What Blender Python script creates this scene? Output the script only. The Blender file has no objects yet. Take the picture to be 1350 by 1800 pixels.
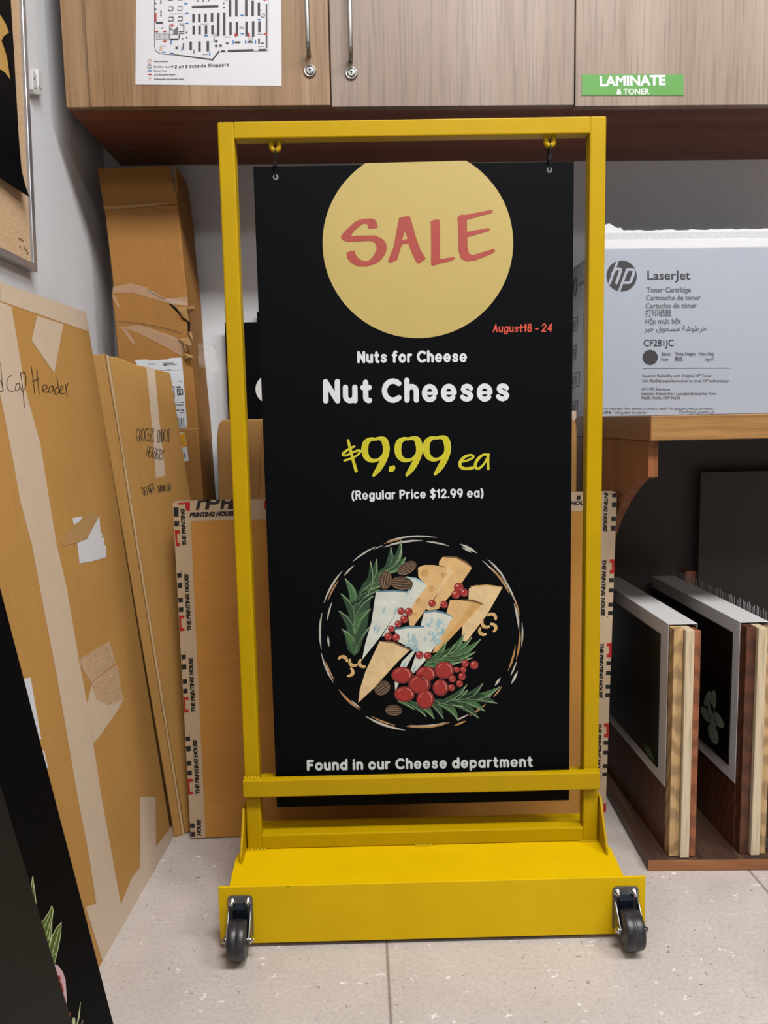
import bpy, bmesh, math, random
from math import sin, cos, radians as rad, pi
from mathutils import Vector, Matrix
random.seed(7)
SC = bpy.context.scene
COL = SC.collection

# ------------------------------------------------------------------ camera
CAM = Vector((-0.0962, -1.2923, 0.8421))
CR = Vector((0.99926618, -0.03293674, -0.01955188))
CU = Vector((0.02318693, 0.1138696, 0.99322509))
CF = Vector((0.03048724, 0.99294959, -0.11454975))
FPX = 1380.0
cd = bpy.data.cameras.new('camera'); cam = bpy.data.objects.new('camera', cd); COL.objects.link(cam)
cd.sensor_fit = 'VERTICAL'; cd.sensor_height = 36.0; cd.lens = FPX/1800*36.0
cd.clip_start = 0.01
cam.matrix_world = Matrix(((CR.x, CU.x, -CF.x, CAM.x), (CR.y, CU.y, -CF.y, CAM.y), (CR.z, CU.z, -CF.z, CAM.z), (0, 0, 0, 1)))
SC.camera = cam

# ------------------------------------------------------------------ world, lights, exposure
w = bpy.data.worlds.new('world'); SC.world = w; w.use_nodes = True
w.node_tree.nodes['Background'].inputs[0].default_value = (0.9, 0.95, 1, 1)
w.node_tree.nodes['Background'].inputs[1].default_value = 0.05
SC.view_settings.view_transform = 'Standard'; SC.view_settings.look = 'None'
SC.view_settings.gamma = 1; SC.view_settings.use_curve_mapping = False
SC.view_settings.exposure = 0.0
CEIL = 3.05
PANELS = [(0.4, -1.45, 106), (0.9, -3.4, 38), (2.1, -1.5, 80)]  # first follows the handle shadows; far and right panels are added fill
for lx, ly, e in PANELS:
    l = bpy.data.lights.new('ceiling_lamp_light', 'AREA'); l.shape = 'RECTANGLE'; l.size = 1.15; l.size_y = 0.55
    l.energy = e; l.color = (1.0, 0.98, 0.955)
    o = bpy.data.objects.new('ceiling_lamp_light', l); o.location = (lx, ly, CEIL-0.035); COL.objects.link(o)

# ------------------------------------------------------------------ helpers
ALB = 0.62     # paints and papers reflect less than the picture shows; the lamps make up for it
def lin(c):
    f = lambda v: (v/255/12.92 if v/255 <= 0.04045 else ((v/255+0.055)/1.055)**2.4)
    return (f(c[0])*ALB, f(c[1])*ALB, f(c[2])*ALB, 1)

class NT:
    def __init__(s, name):
        s.m = bpy.data.materials.new(name); s.m.use_nodes = True
        s.t = s.m.node_tree; s.b = s.t.nodes['Principled BSDF']
    def n(s, t, **k):
        x = s.t.nodes.new(t)
        for a, v in k.items():
            if a[0] == '_': x.inputs[a[1:].replace('_', ' ')].default_value = v
            else: setattr(x, a, v)
        return x
    def l(s, a, b): s.t.links.new(a, b)
    def coord(s, scale=(1, 1, 1), loc=(0, 0, 0)):
        tc = s.n('ShaderNodeTexCoord'); mp = s.n('ShaderNodeMapping')
        mp.inputs['Scale'].default_value = scale; mp.inputs['Location'].default_value = loc
        s.l(tc.outputs['Object'], mp.inputs[0]); return mp.outputs[0]
    def noise(s, co, scale, detail=4, rough=0.55, dist=0):
        x = s.n('ShaderNodeTexNoise'); x.inputs['Scale'].default_value = scale; x.inputs['Detail'].default_value = detail
        x.inputs['Roughness'].default_value = rough; x.inputs['Distortion'].default_value = dist
        s.l(co, x.inputs['Vector']); return x.outputs['Fac']
    def ramp(s, fac, stops):
        r = s.n('ShaderNodeValToRGB'); e = r.color_ramp.elements
        while len(e) < len(stops): e.new(0.5)
        for q, (p, c) in zip(e, stops): q.position = p; q.color = c if len(c) == 4 else lin(c)
        s.l(fac, r.inputs[0]); return r.outputs[0]
    def mix(s, fac, a, b, mode='MIX'):
        x = s.n('ShaderNodeMix', data_type='RGBA', blend_type=mode)
        for v, i in ((fac, 0), (a, 6), (b, 7)):
            if hasattr(v, 'links'): s.l(v, x.inputs[i])
            else: x.inputs[i].default_value = v
        return x.outputs[2]
    def bump(s, h, st=0.2, d=0.002):
        x = s.n('ShaderNodeBump'); x.inputs['Strength'].default_value = st; x.inputs['Distance'].default_value = d
        s.l(h, x.inputs['Height']); s.l(x.outputs[0], s.b.inputs['Normal'])
    def base(s, c):
        if hasattr(c, 'links'): s.l(c, s.b.inputs['Base Color'])
        else: s.b.inputs['Base Color'].default_value = c
    def set(s, rough=0.5, metal=0, spec=0.5, coat=0):
        s.b.inputs['Roughness'].default_value = rough; s.b.inputs['Metallic'].default_value = metal
        s.b.inputs['Specular IOR Level'].default_value = spec; s.b.inputs['Coat Weight'].default_value = coat
        s.b.inputs['Coat Roughness'].default_value = 0.15

BW = lambda v: (v, v, v, 1)
def plain(name, c, rough=0.5, metal=0, var=0.06, scale=30, bump=0, spec=0.5, coat=0):
    t = NT(name); co = t.coord()
    n = t.noise(co, scale); b = lin(c)
    lo = tuple(x*(1-var) for x in b[:3])+(1,); hi = tuple(min(1, x*(1+var)) for x in b[:3])+(1,)
    t.base(t.ramp(n, [(0.3, lo), (0.7, hi)])); t.set(rough, metal, spec, coat)
    if bump: t.bump(t.noise(co, scale*3), bump)
    return t.m
def cardboard(name, c, lines='Z'):
    t = NT(name); co = t.coord(); b = lin(c)
    f = lambda k: tuple(min(1, x*k) for x in b[:3])+(1,)
    n1 = t.ramp(t.noise(co, 5, 3), [(0.3, f(0.93)), (0.7, f(1.05))])
    sc = {'X': (40, 420, 40), 'Z': (260, 260, 6)}[lines] if lines != 'X' else (6, 260, 260)
    n2 = t.ramp(t.noise(t.coord(sc), 1, 2), [(0.35, BW(0.93)), (0.65, BW(1.0))])
    n3 = t.ramp(t.noise(co, 420, 2), [(0.3, BW(0.86)), (0.6, BW(1.0))])
    t.base(t.mix(1, t.mix(1, n1, n2, 'MULTIPLY'), n3, 'MULTIPLY')); t.set(0.75, 0, 0.3)
    t.bump(t.noise(t.coord(sc), 1, 2), 0.15, 0.001)
    return t.m
def wood(name, c1, c2, c3, axis='Z', s=1.0, rough=0.5, rings=False):
    t = NT(name)
    sc = {'Z': (38*s, 38*s, 2.2*s), 'X': (2.2*s, 38*s, 38*s), 'Y': (38*s, 2.2*s, 38*s)}[axis]
    n = t.noise(t.coord(sc), 1.0, 6, 0.6, 0.6)
    big = t.noise(t.coord(tuple(v*0.16 for v in sc)), 1.0, 3, 0.5, 1.2)
    fine = t.noise(t.coord(tuple(v*(6 if v > 10*s else 3) for v in sc)), 1.0, 2)
    a = t.ramp(n, [(0.25, c2), (0.5, c1), (0.78, c3)])
    a = t.mix(t.ramp(big, [(0.4, BW(0)), (0.65, BW(0.75))]), a, lin(c2))
    a = t.mix(1, a, t.ramp(fine, [(0.32, BW(0.7)), (0.5, BW(1))]), 'MULTIPLY')
    if rings:
        wv = t.n('ShaderNodeTexWave'); wv.wave_type = 'RINGS'; wv.inputs['Scale'].default_value = 22; wv.inputs['Distortion'].default_value = 6
        wv.inputs['Detail'].default_value = 2; wv.inputs['Detail Scale'].default_value = 1.3
        t.l(t.coord((1, 1, 0.35), (0.1, 0.2, 0.3)), wv.inputs['Vector'])
        a = t.mix(1, a, t.ramp(wv.outputs['Fac'], [(0.2, BW(0.62)), (0.7, BW(1))]), 'MULTIPLY')
    t.base(a); t.set(rough); t.bump(fine, 0.06, 0.001)
    return t.m

M = {}
M['yellow'] = plain('yellow powder coat', (196, 160, 0), 0.4, 0, 0.05, 14, 0.04, 0.16)
def scuffed():
    t = NT('scuffed and lit yellow powder coat'); co = t.coord()
    n = t.noise(co, 9, 3)
    a = t.ramp(n, [(0.3, (230, 188, 0)), (0.7, (238, 196, 2))])  # the stand's yellow made lighter, for the brighter light on its base
    sp = t.noise(t.coord((34, 34, 60)), 1.0, 3, 0.5, 0.5)
    t.base(t.mix(t.ramp(sp, [(0.735, BW(0)), (0.765, BW(0.8))]), a, lin((70, 55, 25)))); t.set(0.42, 0, 0.16)
    t.bump(t.noise(co, 220, 2), 0.05, 0.001); return t.m
M['yellow_scuffed_lit'] = scuffed()
M['wall'] = plain('painted wall', (246, 249, 255), 0.7, 0, 0.02, 60, 0.05)
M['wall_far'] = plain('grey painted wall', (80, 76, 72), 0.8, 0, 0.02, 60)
M['ceiling'] = plain('ceiling tile', (170, 168, 164), 0.8, 0, 0.04, 120, 0.2)
M['card'] = cardboard('kraft cardboard', (208, 156, 84))
M['card_dark'] = cardboard('brown cardboard', (186, 130, 64))
M['card_mid'] = cardboard('plain brown cardboard', (220, 156, 74), 'X')
M['card_pale'] = cardboard('pale kraft cardboard', (212, 160, 94))
M['card_torn'] = cardboard('torn cardboard edge', (202, 158, 102))
M['frayed'] = plain('frayed pale cardboard', (222, 186, 136), 0.8, 0, 0.15, 120, 0.3)
M['tape'] = plain('paper packing tape', (226, 203, 178), 0.5, 0, 0.03, 40, 0.03)
M['tape_wrinkled'] = plain('wrinkled paper tape', (214, 180, 142), 0.5, 0, 0.1, 90, 0.9)
M['print_tape'] = plain('printed packing tape', (212, 186, 154), 0.3, 0, 0.03, 40, 0.03)
M['ink'] = plain('black ink', (22, 18, 17), 0.5)
M['marker'] = plain('black marker', (62, 42, 24), 0.6)
M['red_ink'] = plain('red ink', (190, 28, 22), 0.45)
M['grey_ink'] = plain('dark grey print', (52, 50, 56), 0.6)
M['mid_ink'] = plain('grey print', (104, 104, 112), 0.6)
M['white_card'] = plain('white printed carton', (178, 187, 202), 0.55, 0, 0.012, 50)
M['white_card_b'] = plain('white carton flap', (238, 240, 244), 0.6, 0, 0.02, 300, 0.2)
M['grey_strip'] = plain('rough grey carton tear strip', (222, 225, 230), 0.8, 0, 0.1, 300, 0.4)
M['paper'] = plain('white paper', (232, 232, 238), 0.6, 0, 0.01, 20)
M['label'] = plain('white label paper', (232, 236, 242), 0.5, 0, 0.01, 20)
M['yellow_label'] = plain('yellow label', (232, 166, 20), 0.5)
M['green'] = plain('green label', (82, 160, 56), 0.4, 0, 0.03, 20)
M['white_ink'] = plain('white print', (240, 244, 244), 0.5, 0, 0.01)
M['blue_ink'] = plain('blue print', (66, 124, 190), 0.6)
M['orange_ink'] = plain('orange print', (226, 150, 110), 0.6)
M['black_board'] = plain('matte black board', (6, 8, 12), 0.6, 0, 0.1, 300, 0.06, 0.06)
M['black_front'] = plain('dull black board', (17, 16, 15), 0.62, 0, 0.1, 300, 0.08, 0.3)
M['cream'] = plain('pale yellow paint', (194, 171, 97), 0.5, 0, 0.03, 5)
M['sale_red'] = plain('brick red paint', (172, 64, 52), 0.5, 0, 0.06, 40)
M['sale_edge'] = plain('burnt orange paint', (166, 68, 26), 0.5, 0, 0.06, 40)
M['date_red'] = plain('red orange chalk', (214, 74, 48), 0.5)
M['sign_white'] = plain('white chalk paint', (222, 228, 230), 0.55, 0, 0.06, 160)
M['lime'] = plain('yellow chalk paint', (206, 198, 14), 0.5, 0, 0.06, 60)
M['lime_edge'] = plain('pale yellow chalk', (222, 214, 60), 0.5)
M['chrome'] = plain('polished chrome', (225, 225, 225), 0.14, 1, 0.02, 20)
M['steel'] = plain('brushed steel', (196, 194, 190), 0.3, 1, 0.05, 60)
M['zinc'] = plain('zinc plate', (150, 150, 152), 0.35, 0.9, 0.1, 60)
M['dark_steel'] = plain('dark blue steel', (40, 48, 62), 0.3, 0.7, 0.25, 90)
M['rubber'] = plain('dusty black rubber', (44, 42, 48), 0.4, 0, 0.75, 70, 0.1)
M['plastic_white'] = plain('white plastic', (232, 232, 232), 0.4)
M['plastic_black'] = plain('black plastic', (8, 8, 8), 0.5, 0, 0.06, 30, 0, 0.15)
M['alu'] = plain('brushed aluminium frame', (205, 208, 216), 0.3, 0.75, 0.03, 40)
M['white_metal'] = plain('white enamelled metal', (222, 222, 224), 0.4, 0, 0.03, 200)
M['panel_black'] = plain('glossy black panel', (8, 9, 9), 0.3, 0, 0.1, 50, 0, 0.25)
M['grey_felt'] = plain('dark grey felt panel', (84, 80, 78), 0.9, 0, 0.08, 400, 0.2)
M['shade_holder_grey'] = plain('added dark grey shade panel', (74, 71, 69), 0.7, 0, 0.04, 60)  # dark tone for the shade under the worktop; also the bristle holder's grey
M['bristle'] = plain('clear grey bristle', (150, 152, 156), 0.4)
M['leaf_dim'] = plain('grey green paint', (120, 138, 118), 0.6)
M['leaf_dark'] = plain('dim green paint', (44, 84, 44), 0.6)
M['oak'] = wood('oak laminate', (178, 142, 102), (146, 108, 68), (198, 164, 126), 'Z', 1.0, 0.45)
M['ash'] = wood('grey ash laminate', (162, 142, 126), (141, 117, 98), (176, 156, 140), 'Z', 1.0, 0.45)
M['under'] = wood('dark wood grain underside', (146, 82, 52), (104, 52, 32), (164, 98, 62), 'X', 1.0, 0.5)
M['butcher'] = wood('honey oak edge', (180, 134, 78), (138, 92, 46), (196, 152, 94), 'X', 1.0, 0.45)
M['butcher_end'] = wood('oak end edge', (168, 110, 58), (130, 78, 38), (184, 128, 72), 'Y', 1.0, 0.45)
M['bracket'] = wood('reddish oak', (172, 104, 58), (136, 76, 38), (186, 122, 72), 'Z', 1.0, 0.45)
M['pine'] = wood('pale pine', (222, 186, 132), (196, 150, 96), (232, 202, 154), 'Z', 0.8, 0.5, True)
M['ply'] = wood('pale plywood', (232, 212, 180), (214, 190, 154), (240, 222, 196), 'Z', 1.4, 0.5)
M['red_pine'] = wood('reddish pine', (176, 106, 66), (134, 72, 42), (192, 124, 82), 'Z', 0.8, 0.5, True)
M['dark_pine'] = wood('stained dark pine', (112, 62, 36), (64, 34, 20), (146, 88, 52), 'Z', 0.6, 0.45, True)
M['plank'] = wood('dark stained plank', (84, 58, 44), (44, 30, 24), (122, 92, 72), 'Y', 1.0, 0.5)
M['plank_end'] = wood('plank end grain', (176, 112, 66), (120, 72, 42), (204, 152, 92), 'X', 0.8, 0.5)

def clear_tape():
    t = NT('clear packing tape'); t.base((0.95, 0.93, 0.9, 1)); t.set(0.12, 0, 0.6)
    t.b.inputs['Alpha'].default_value = 0.11
    t.bump(t.noise(t.coord((1, 1, 3)), 40, 4), 0.8, 0.004); return t.m
M['clear'] = clear_tape()

def floor_mat():
    t = NT('vinyl floor tile'); co = t.coord()
    base = t.ramp(t.noise(co, 6, 4), [(0.3, (204, 194, 188)), (0.7, (218, 208, 202))])
    base = t.mix(1, base, t.ramp(t.noise(co, 160, 3), [(0.3, BW(0.86)), (0.6, BW(1))]), 'MULTIPLY')
    def flecks(scale, thr, loc, st):
        v = t.n('ShaderNodeTexVoronoi'); v.inputs['Scale'].default_value = scale; v.inputs['Randomness'].default_value = 1
        c = t.coord(st, loc)
        nn = t.n('ShaderNodeTexNoise'); nn.inputs['Scale'].default_value = 60; t.l(c, nn.inputs['Vector'])
        mx = t.n('ShaderNodeMix', data_type='RGBA', blend_type='LINEAR_LIGHT'); mx.inputs[0].default_value = 0.022
        t.l(c, mx.inputs[6]); t.l(nn.outputs['Color'], mx.inputs[7]); t.l(mx.outputs[2], v.inputs['Vector'])
        sel = t.n('ShaderNodeSeparateColor'); t.l(v.outputs['Color'], sel.inputs[0])
        a = t.ramp(v.outputs['Distance'], [(thr, BW(1)), (thr+0.05, BW(0))])
        return a, sel.outputs[0]
    def gate(a, sel, lo):
        g = t.n('ShaderNodeMath', operation='GREATER_THAN'); g.inputs[1].default_value = lo; t.l(sel, g.inputs[0])
        m = t.n('ShaderNodeMath', operation='MULTIPLY'); t.l(a, m.inputs[0]); t.l(g.outputs[0], m.inputs[1]); return m.outputs[0]
    a, s1 = flecks(38, 0.13, (0, 0, 0), (1.0, 1.5, 1)); base = t.mix(gate(a, s1, 0.66), base, lin((244, 242, 240)))
    a, s1 = flecks(40, 0.10, (3.3, 1.7, 0), (1.7, 1.0, 1)); base = t.mix(gate(a, s1, 0.72), base, lin((150, 142, 136)))
    a, s1 = flecks(64, 0.10, (5.1, 2.7, 0), (1.0, 2.2, 1)); base = t.mix(gate(a, s1, 0.78), base, lin((112, 104, 98)))
    tc = t.n('ShaderNodeTexCoord'); sx = t.n('ShaderNodeSeparateXYZ'); t.l(tc.outputs['Object'], sx.inputs[0])
    def joint(out, off, per):
        a = t.n('ShaderNodeMath', operation='ADD'); a.inputs[1].default_value = off; t.l(out, a.inputs[0])
        m = t.n('ShaderNodeMath', operation='PINGPONG'); m.inputs[1].default_value = per/2; t.l(a.outputs[0], m.inputs[0])
        return t.ramp(m.outputs[0], [(0.0008, BW(1)), (0.0016, BW(0))])
    for o, off, per in ((sx.outputs[0], 0.0693, 0.68), (sx.outputs[1], 0.31, 0.68)):
        j = joint(o, off, per); base = t.mix(t.mix(1, j, BW(0.75), 'MULTIPLY'), base, lin((96, 84, 74)))
    t.base(base); t.set(0.27, 0, 0.45); t.bump(t.noise(co, 90, 3), 0.04, 0.001)
    return t.m
M['floor'] = floor_mat()
def cork():
    t = NT('cork board'); co = t.coord()
    a = t.ramp(t.noise(co, 180, 4), [(0.3, (214, 176, 136)), (0.65, (236, 202, 164))])
    v = t.n('ShaderNodeTexVoronoi'); v.inputs['Scale'].default_value = 34; t.l(co, v.inputs['Vector'])
    sel = t.n('ShaderNodeSeparateColor'); t.l(v.outputs['Color'], sel.inputs[0])
    g = t.n('ShaderNodeMath', operation='GREATER_THAN'); g.inputs[1].default_value = 0.55; t.l(sel.outputs[0], g.inputs[0])
    m = t.n('ShaderNodeMath', operation='MULTIPLY'); t.l(t.ramp(v.outputs['Distance'], [(0.06, BW(1)), (0.1, BW(0))]), m.inputs[0]); t.l(g.outputs[0], m.inputs[1])
    t.base(t.mix(m.outputs[0], a, lin((120, 80, 50)))); t.set(0.85, 0, 0.2); t.bump(t.noise(co, 300, 3), 0.2, 0.001)
    return t.m
M['cork'] = cork()
def corru():
    t = NT('lamp diffuser'); t.base((1, 1, 1, 1)); t.b.inputs['Emission Color'].default_value = (1, 0.96, 0.9, 1)
    t.b.inputs['Emission Strength'].default_value = 3; return t.m
M['diffuser'] = corru()

class MB:
    """collects shapes, then links them as one mesh object"""
    def __init__(s): s.v = []; s.f = []; s.mi = []; s.sm = []
    def add(s, vs, fs, mi=0, smooth=False):
        b = len(s.v); s.v += [tuple(p) for p in vs]
        for f in fs: s.f.append([b+i for i in f]); s.mi.append(mi); s.sm.append(smooth)
    def box(s, x0, x1, y0, y1, z0, z1, mi=0):
        s.add([(x, y, z) for x in (x0, x1) for y in (y0, y1) for z in (z0, z1)],
              [(0, 1, 3, 2), (4, 6, 7, 5), (0, 4, 5, 1), (2, 3, 7, 6), (0, 2, 6, 4), (1, 5, 7, 3)], mi)
    def prism(s, pts, a0, a1, ax='y', mi=0):
        n = len(pts)
        def p(q, a): return {'y': (q[0], a, q[1]), 'x': (a, q[0], q[1]), 'z': (q[0], q[1], a)}[ax]
        s.add([p(q, a0) for q in pts]+[p(q, a1) for q in pts],
              [list(range(n)), list(range(2*n-1, n-1, -1))]+[[i, i+n, (i+1) % n+n, (i+1) % n] for i in range(n)], mi)
    def tube(s, pts, r, n=10, mi=0, caps=True):
        pts = [Vector(p) for p in pts]; rs = r if isinstance(r, (list, tuple)) else [r]*len(pts)
        vs = []; prev = None
        for i, p in enumerate(pts):
            t = (pts[min(i+1, len(pts)-1)]-pts[max(i-1, 0)]).normalized()
            if prev is None:
                a = t.orthogonal().normalized()
            else: a = (prev-t*prev.dot(t)).normalized()
            prev = a; b = t.cross(a)
            vs += [p+(a*cos(2*pi*k/n)+b*sin(2*pi*k/n))*rs[i] for k in range(n)]
        fs = [[i*n+k, i*n+(k+1) % n, (i+1)*n+(k+1) % n, (i+1)*n+k] for i in range(len(pts)-1) for k in range(n)]
        s.add(vs, fs, mi, True)
        if caps: s.add(vs[:n], [list(range(n-1, -1, -1))], mi); s.add(vs[-n:], [list(range(n))], mi)
    def lathe(s, prof, c, ax, n=28, mi=0):
        """prof = [(radius, offset along axis)]"""
        ax = Vector(ax).normalized(); a = ax.orthogonal().normalized(); b = ax.cross(a); c = Vector(c); vs = []
        for r, h in prof: vs += [c+ax*h+(a*cos(2*pi*k/n)+b*sin(2*pi*k/n))*r for k in range(n)]
        fs = [[i*n+k, i*n+(k+1) % n, (i+1)*n+(k+1) % n, (i+1)*n+k] for i in range(len(prof)-1) for k in range(n)]
        s.add(vs, fs, mi, True)
        s.add(vs[:n], [list(range(n-1, -1, -1))], mi); s.add(vs[-n:], [list(range(n))], mi)
    def build(s, name, mats, parent=None, bevel=0, seg=2, label=None):
        me = bpy.data.meshes.new(name); me.from_pydata(s.v, [], s.f)
        for m in (mats if isinstance(mats, (list, tuple)) else [mats]): me.materials.append(M[m])
        for p, i, q in zip(me.polygons, s.mi, s.sm): p.material_index = i; p.use_smooth = q
        bm = bmesh.new(); bm.from_mesh(me)
        if not getattr(s, 'flat', False): bmesh.ops.recalc_face_normals(bm, faces=bm.faces)
        bm.to_mesh(me); bm.free(); me.update()
        o = bpy.data.objects.new(name, me); COL.objects.link(o)
        if parent is not None: o.parent = parent
        if bevel:
            b = o.modifiers.new('bevel', 'BEVEL'); b.width = bevel; b.segments = seg; b.limit_method = 'ANGLE'; b.angle_limit = rad(40)
        if label: o['label'] = label
        return o
def B(name, mats, parent, *boxes, bevel=0, label=None):
    m = MB()
    for b in boxes: m.box(*b)
    return m.build(name, mats, parent, bevel, label=label)
def tag(o, label, cat, group=None):
    o['label'] = label; o['category'] = cat
    if group: o['group'] = group
    return o
def thing(name, label, cat, mat=None, group=None):
    o = bpy.data.objects.new(name, None); COL.objects.link(o); o.empty_display_size = 0.05
    if mat is not None: o.matrix_world = mat
    return tag(o, label, cat, group)
def struct(name, o): o.name = name; o['kind'] = 'structure'; return o
def frame(org, u, v):
    """local x = u (right along the face), z = v (up the face), y = into the object"""
    v = Vector(v).normalized(); u = Vector(u); u = (u-v*u.dot(v)).normalized(); y = v.cross(u)
    return Matrix(((u.x, y.x, v.x, org[0]), (u.y, y.y, v.y, org[1]), (u.z, y.z, v.z, org[2]), (0, 0, 0, 1)))
ID = Matrix.Identity(4)
def hit(px, py, mat=ID, ax=1, val=0.0):
    """the point of a face (local coordinate ax = val in the frame mat) seen at a place of the photograph"""
    d = CF+CR*((px-675)/FPX)-CU*((py-900)/FPX)
    iv = mat.inverted(); o = iv @ CAM; d = iv.to_3x3() @ d
    return o+d*((val-o[ax])/d[ax])

class Art:
    """flat print or paint on a face: traced in the photograph's frame, laid on the face in real size"""
    def __init__(s, mat, val=0.0, ax=1, lift=-0.0003, step=-0.00006):
        s.sub = 0; s.mat = mat; s.val = val; s.ax = ax; s.lift = lift; s.step = step; s.m = MB(); s.m.flat = True; s.mats = []
        s.T = lambda x, y: (x, y)
    def win(s, x0, y0, k): s.T = lambda x, y: (x0+x/k, y0+y/k); s.k = k; return s
    def p3(s, x, y, lv):
        q = hit(*s.T(x, y), s.mat, s.ax, s.val); q[s.ax] += s.lift+s.step*lv; return q
    def mi(s, m):
        if m not in s.mats: s.mats.append(m)
        return s.mats.index(m)
    def poly(s, pts, m, lv=0): s.m.add([s.p3(x, y, lv) for x, y in pts], [list(range(len(pts)))], s.mi(m))
    def ell(s, cx, cy, rx, ry, m, lv=0, rot=0, n=24):
        c, d = cos(rot), sin(rot)
        s.poly([(cx+rx*cos(2*pi*i/n)*c-ry*sin(2*pi*i/n)*d, cy+rx*cos(2*pi*i/n)*d+ry*sin(2*pi*i/n)*c) for i in range(n)], m, lv)
    def stroke(s, pts, r, m, lv=0, closed=False):
        """round-ended ribbon; points may carry their own half width; split at sharp turns"""
        P = [(p[0], p[1], p[2] if len(p) > 2 else r) for p in pts]
        Q = [P[0]]
        for p in P[1:]:
            if math.hypot(p[0]-Q[-1][0], p[1]-Q[-1][1]) > 1e-4: Q.append(p)
        if closed and math.hypot(Q[0][0]-Q[-1][0], Q[0][1]-Q[-1][1]) < 1e-3: Q.pop()
        n = len(Q)
        if n == 1: s.ell(Q[0][0], Q[0][1], Q[0][2], Q[0][2], m, lv, n=12); return
        def ang(i):
            a, b, c = Q[(i-1) % n], Q[i], Q[(i+1) % n]
            t = math.atan2(c[1]-b[1], c[0]-b[0])-math.atan2(b[1]-a[1], b[0]-a[0])
            return abs((t+pi) % (2*pi)-pi)
        sharp = [i for i in range(n) if (closed or 0 < i < n-1) and ang(i) > rad(50)]
        if closed and not sharp: s.ribbon(Q, m, lv, True); return
        if closed: Q = Q[sharp[0]:]+Q[:sharp[0]+1]; sharp = [i-sharp[0] for i in sharp][1:]; n = len(Q)
        cuts = [0]+sharp+[n-1]
        for u, v in zip(cuts[:-1], cuts[1:]):
            if v > u: s.ribbon(Q[u:v+1], m, lv, False)
    def ribbon(s, Q, m, lv, closed):
        n = len(Q); L = []; R_ = []; sub = 1.1e-5*s.sub; s.sub = (s.sub+1) % 5
        for i, (x, y, a) in enumerate(Q):
            p = Q[(i-1) % n] if (closed or i > 0) else Q[i]; q = Q[(i+1) % n] if (closed or i < n-1) else Q[i]
            d1 = (x-p[0], y-p[1]); d2 = (q[0]-x, q[1]-y); l1 = math.hypot(*d1) or 1; l2 = math.hypot(*d2) or 1
            t = (d1[0]/l1+d2[0]/l2, d1[1]/l1+d2[1]/l2); lt = math.hypot(*t) or 1; t = (t[0]/lt, t[1]/lt)
            k = 1.0
            if (closed or 0 < i < n-1): k = 1/max(0.75, abs(t[0]*d1[0]/l1+t[1]*d1[1]/l1))
            L.append((x-t[1]*a*k, y+t[0]*a*k)); R_.append((x+t[1]*a*k, y-t[0]*a*k))
        mi = s.mi(m)
        def P3(p): q = s.p3(p[0], p[1], lv); q[s.ax] += sub*(1 if s.step > 0 else -1); return q
        vs = [P3(p) for p in L]+[P3(p) for p in R_]
        fs = [[i, (i+1) % n, n+(i+1) % n, n+i] for i in range(n if closed else n-1)]
        if not closed:
            for e, i, j in ((0, 0, 1), (n-1, n-1, n-2)):
                x, y, a = Q[e]; dx, dy = x-Q[j][0], y-Q[j][1]; l = math.hypot(dx, dy); an = math.atan2(dy, dx)
                b = len(vs); vs += [P3((x+a*cos(an+rad(t)), y+a*sin(an+rad(t)))) for t in (67.5, 45, 22.5, 0, -22.5, -45, -67.5)]
                c0, c1 = (e, n+e) if e else (n+e, e)
                fs.append([c0]+list(range(b, b+7))+[c1])
        s.m.add(vs, fs, mi)
    def smooth(s, pts, r, m, lv=0, k=4):
        s.stroke(spline(pts, r, k), r, m, lv)
    def build(s, name, parent, label=None):
        o = s.m.build(name, s.mats, parent, label=label); return o
def spline(pts, r=1, k=4):
    P = [(p[0], p[1], p[2] if len(p) > 2 else r) for p in pts]; out = []
    for i in range(len(P)-1):
        a, b, c, d = P[max(i-1, 0)], P[i], P[i+1], P[min(i+2, len(P)-1)]
        for j in range(k):
            t = j/k
            out.append(tuple(0.5*(2*b[q]+(c[q]-a[q])*t+(2*a[q]-5*b[q]+4*c[q]-d[q])*t*t+(3*b[q]-a[q]-3*c[q]+d[q])*t**3) for q in range(3)))
    out.append(P[-1]); return out

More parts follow.
